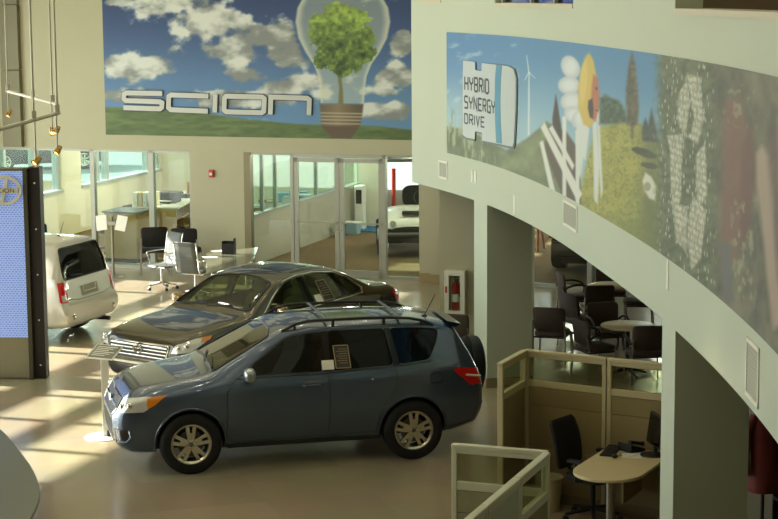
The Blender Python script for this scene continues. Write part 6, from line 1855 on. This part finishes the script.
# red folding stand in the bay
q_ = on_level(534, 250)
t = thing('work_stand', 'red metal a-frame stand on the bay floor beyond the far column', 'stand', tuple(q_), R_(-20))
RD = mat('stand_red', (176, 58, 32), .45)
for sx in (-1, 1):
    for sy in (-1, 1):
        m = MB(); m.tube([(sx * .16, sy * .25, 0), (sx * .1, sy * .03, 1.0)], .022, 8); m.build('leg', RD, t)
m = MB(); m.tube([(-.13, 0, 1.0), (.13, 0, 1.0)], .03, 8); m.tube([(-.14, -.14, .5), (.14, -.14, .5)], .018, 8); m.build('crossbar', RD, t)

# ------------------------------------------------------------------ outside the office windows
def leafy(name, label, loc, R0_, H0, n, group=None):
    t = thing(name, label, 'tree', loc, 0, group)
    m = MB(); m.tube([(0, 0, 0), (.05, 0, H0 * .5), (0, .05, H0)], [.16, .12, .06], 8); m.build('trunk', mat('bark', (92, 76, 58), .9), t)
    m = MB(); r_ = random.Random(n)
    for k in range(900):
        d = Vector((r_.gauss(0, 1), r_.gauss(0, 1), r_.gauss(0, 1))).normalized() * (R0_ * (.55 + .5 * r_.random()))
        c = Vector((0, 0, H0)) + Vector((d.x, d.y, d.z * .8)); a = Vector((r_.gauss(0, 1), r_.gauss(0, 1), r_.gauss(0, 1))).normalized(); b = a.orthogonal().normalized()
        s = .16 + .12 * r_.random()
        m.add([c - a * s, c + b * s * .5, c + a * s, c - b * s * .5], [(0, 1, 2, 3)])
    m.build('foliage', mat('leaf_green', (98, 128, 74), .7, var=.3, scale=2), t, smooth=False)
leafy('street_tree', 'green bush-like tree outside the second office window', (-6.9, 67, -.14), 1.7, 1.3, 3)
o2 = np.array(wp2(AL - 14, 8)); leafy('street_tree', 'green tree outside the first office window', tuple(o2), 1.8, 3.0, 5)
o2 = np.array(wp2(PA - 5, 32)); leafy('street_tree', 'green tree far beyond the corridor windows', tuple(o2), 2.2, 2.8, 7)
pc = Car(BOX, .87, 2.6)
t = thing('parked_car', 'dark car parked outside the first office window', 'car', (-11.6, 61.5, -.14), R_(20))
ob = pc.shell.build('body', paint('parked_paint', (40, 46, 58)), t)
for s in ('L', 'R'):
    m = MB(); pc.panel(m, s, fillet(pc.side([(1.6, 1.07), (1.95, 1.47), (3.6, 1.5), (3.7, 1.1)], s), .05, 3, True), .004); m.build('side_window', M_BLACKG, t)
for u in (.87, 3.47):
    for y in (.79, -.79): wheel(t, pc.X0 - u, y, .32, .21, 'seven', M_SILVER, .2)

# ------------------------------------------------------------------ camera
cd = bpy.data.cameras.new('camera'); cam = bpy.data.objects.new('camera', cd); COL.objects.link(cam)
cd.sensor_fit = 'HORIZONTAL'; cd.sensor_width = 36.0; cd.lens = F_PX / 778 * 36.0
cd.clip_end = 400
bk = -FW
cam.matrix_world = Matrix(((RT[0], UP[0], bk[0], CAM[0]), (RT[1], UP[1], bk[1], CAM[1]), (RT[2], UP[2], bk[2], CAM[2]), (0, 0, 0, 1)))
SC.camera = cam

# ------------------------------------------------------------------ light
w = bpy.data.worlds.new('world'); SC.world = w; w.use_nodes = True
bg = w.node_tree.nodes['Background']; bg.inputs[0].default_value = (0.80, 0.92, 1.0, 1); bg.inputs[1].default_value = WORLD
def area(name, M, sx, sy, power, col):
    l = bpy.data.lights.new(name, 'AREA'); l.shape = 'RECTANGLE'; l.size = sx; l.size_y = sy; l.energy = power; l.color = col
    o = bpy.data.objects.new(name, l); COL.objects.link(o); o.matrix_world = M; return o
def aim(P, d):
    return Matrix.Translation(Vector(P)) @ Vector(d).normalized().to_track_quat('-Z', 'Y').to_matrix().to_4x4()
# sun: travels along the back wall direction
sl = bpy.data.lights.new('sun', 'SUN'); sl.energy = SUN; sl.angle = math.radians(.8); sl.color = (1.0, .97, .89)
so = bpy.data.objects.new('sun', sl); COL.objects.link(so)
sd_ = Vector((WT[0] * math.cos(SUN_EL), WT[1] * math.cos(SUN_EL), -math.sin(SUN_EL)))
so.matrix_world = aim((-30, 30, 20), sd_)
# daylight through the tall left glazing
ctr_ = wall_pt(AL + .05, (GL0 + GL1) / 2, GTOP / 2)
area('window_daylight', aim(ctr_, WT), GL1 - GL0, GTOP - .2, LEFT, (.93, 1.0, .90))
# ceiling lamps of the showroom: small warm downlights
for i, (x, y) in enumerate([(x, y) for x in (-6.5, -4.3, -2.1, .1) for y in (11, 14.5, 18, 21.5, 25, 28.5, 32)]):
    l = bpy.data.lights.new('ceiling_lamp', 'POINT'); l.energy = LAMP; l.color = (1.0, .93, .78); l.shadow_soft_size = .11
    o = bpy.data.objects.new('ceiling_lamp', l); COL.objects.link(o); o.location = (x, y, CEIL - .25)
# lamps under the balcony
for x, y in ((3.2, 19.2), (3.0, 16.0), (3.6, 26.5), (4.8, 30), (2.2, 14.2), (5.5, 23)):
    l = bpy.data.lights.new('soffit_lamp', 'POINT'); l.energy = SOFF; l.color = (1.0, .80, .50); l.shadow_soft_size = .12
    o = bpy.data.objects.new('soffit_lamp', l); COL.objects.link(o); o.location = (x, y, SOFFIT - .12)
# fill lights added to brighten the back rooms and the storey above
for a, y in ((-7.8, 2), (-5.2, 2), (-7.8, 6), (-5.2, 6), (-4, 10), (-1.6, 2.5), (-.9, 5.5), (.8, 3), (2.5, 6), (1.5, 11), (5, 3.5), (5, 9), (9, 6)):
    l = bpy.data.lights.new('back_fill', 'POINT'); l.energy = BACKL; l.color = (1.0, .97, .86); l.shadow_soft_size = .2
    o = bpy.data.objects.new('back_fill', l); COL.objects.link(o); o.location = wall_pt(a, y, OH - .25)
for u in (6, 11, 16):  # unseen, added to lift the dark upper room
    l = bpy.data.lights.new('upper_fill', 'POINT'); l.energy = 25; l.color = (1.0, .85, .6); l.shadow_soft_size = .2
    o = bpy.data.objects.new('upper_fill', l); COL.objects.link(o); o.location = fas_pt(u, 7.5, -1.8)
vs_ = SC.view_settings
vs_.view_transform = 'Standard'; vs_.look = 'None'; vs_.gamma = 1.0; vs_.use_curve_mapping = False; vs_.exposure = EXPO
SC.cycles.max_bounces = 10; SC.cycles.transparent_max_bounces = 24
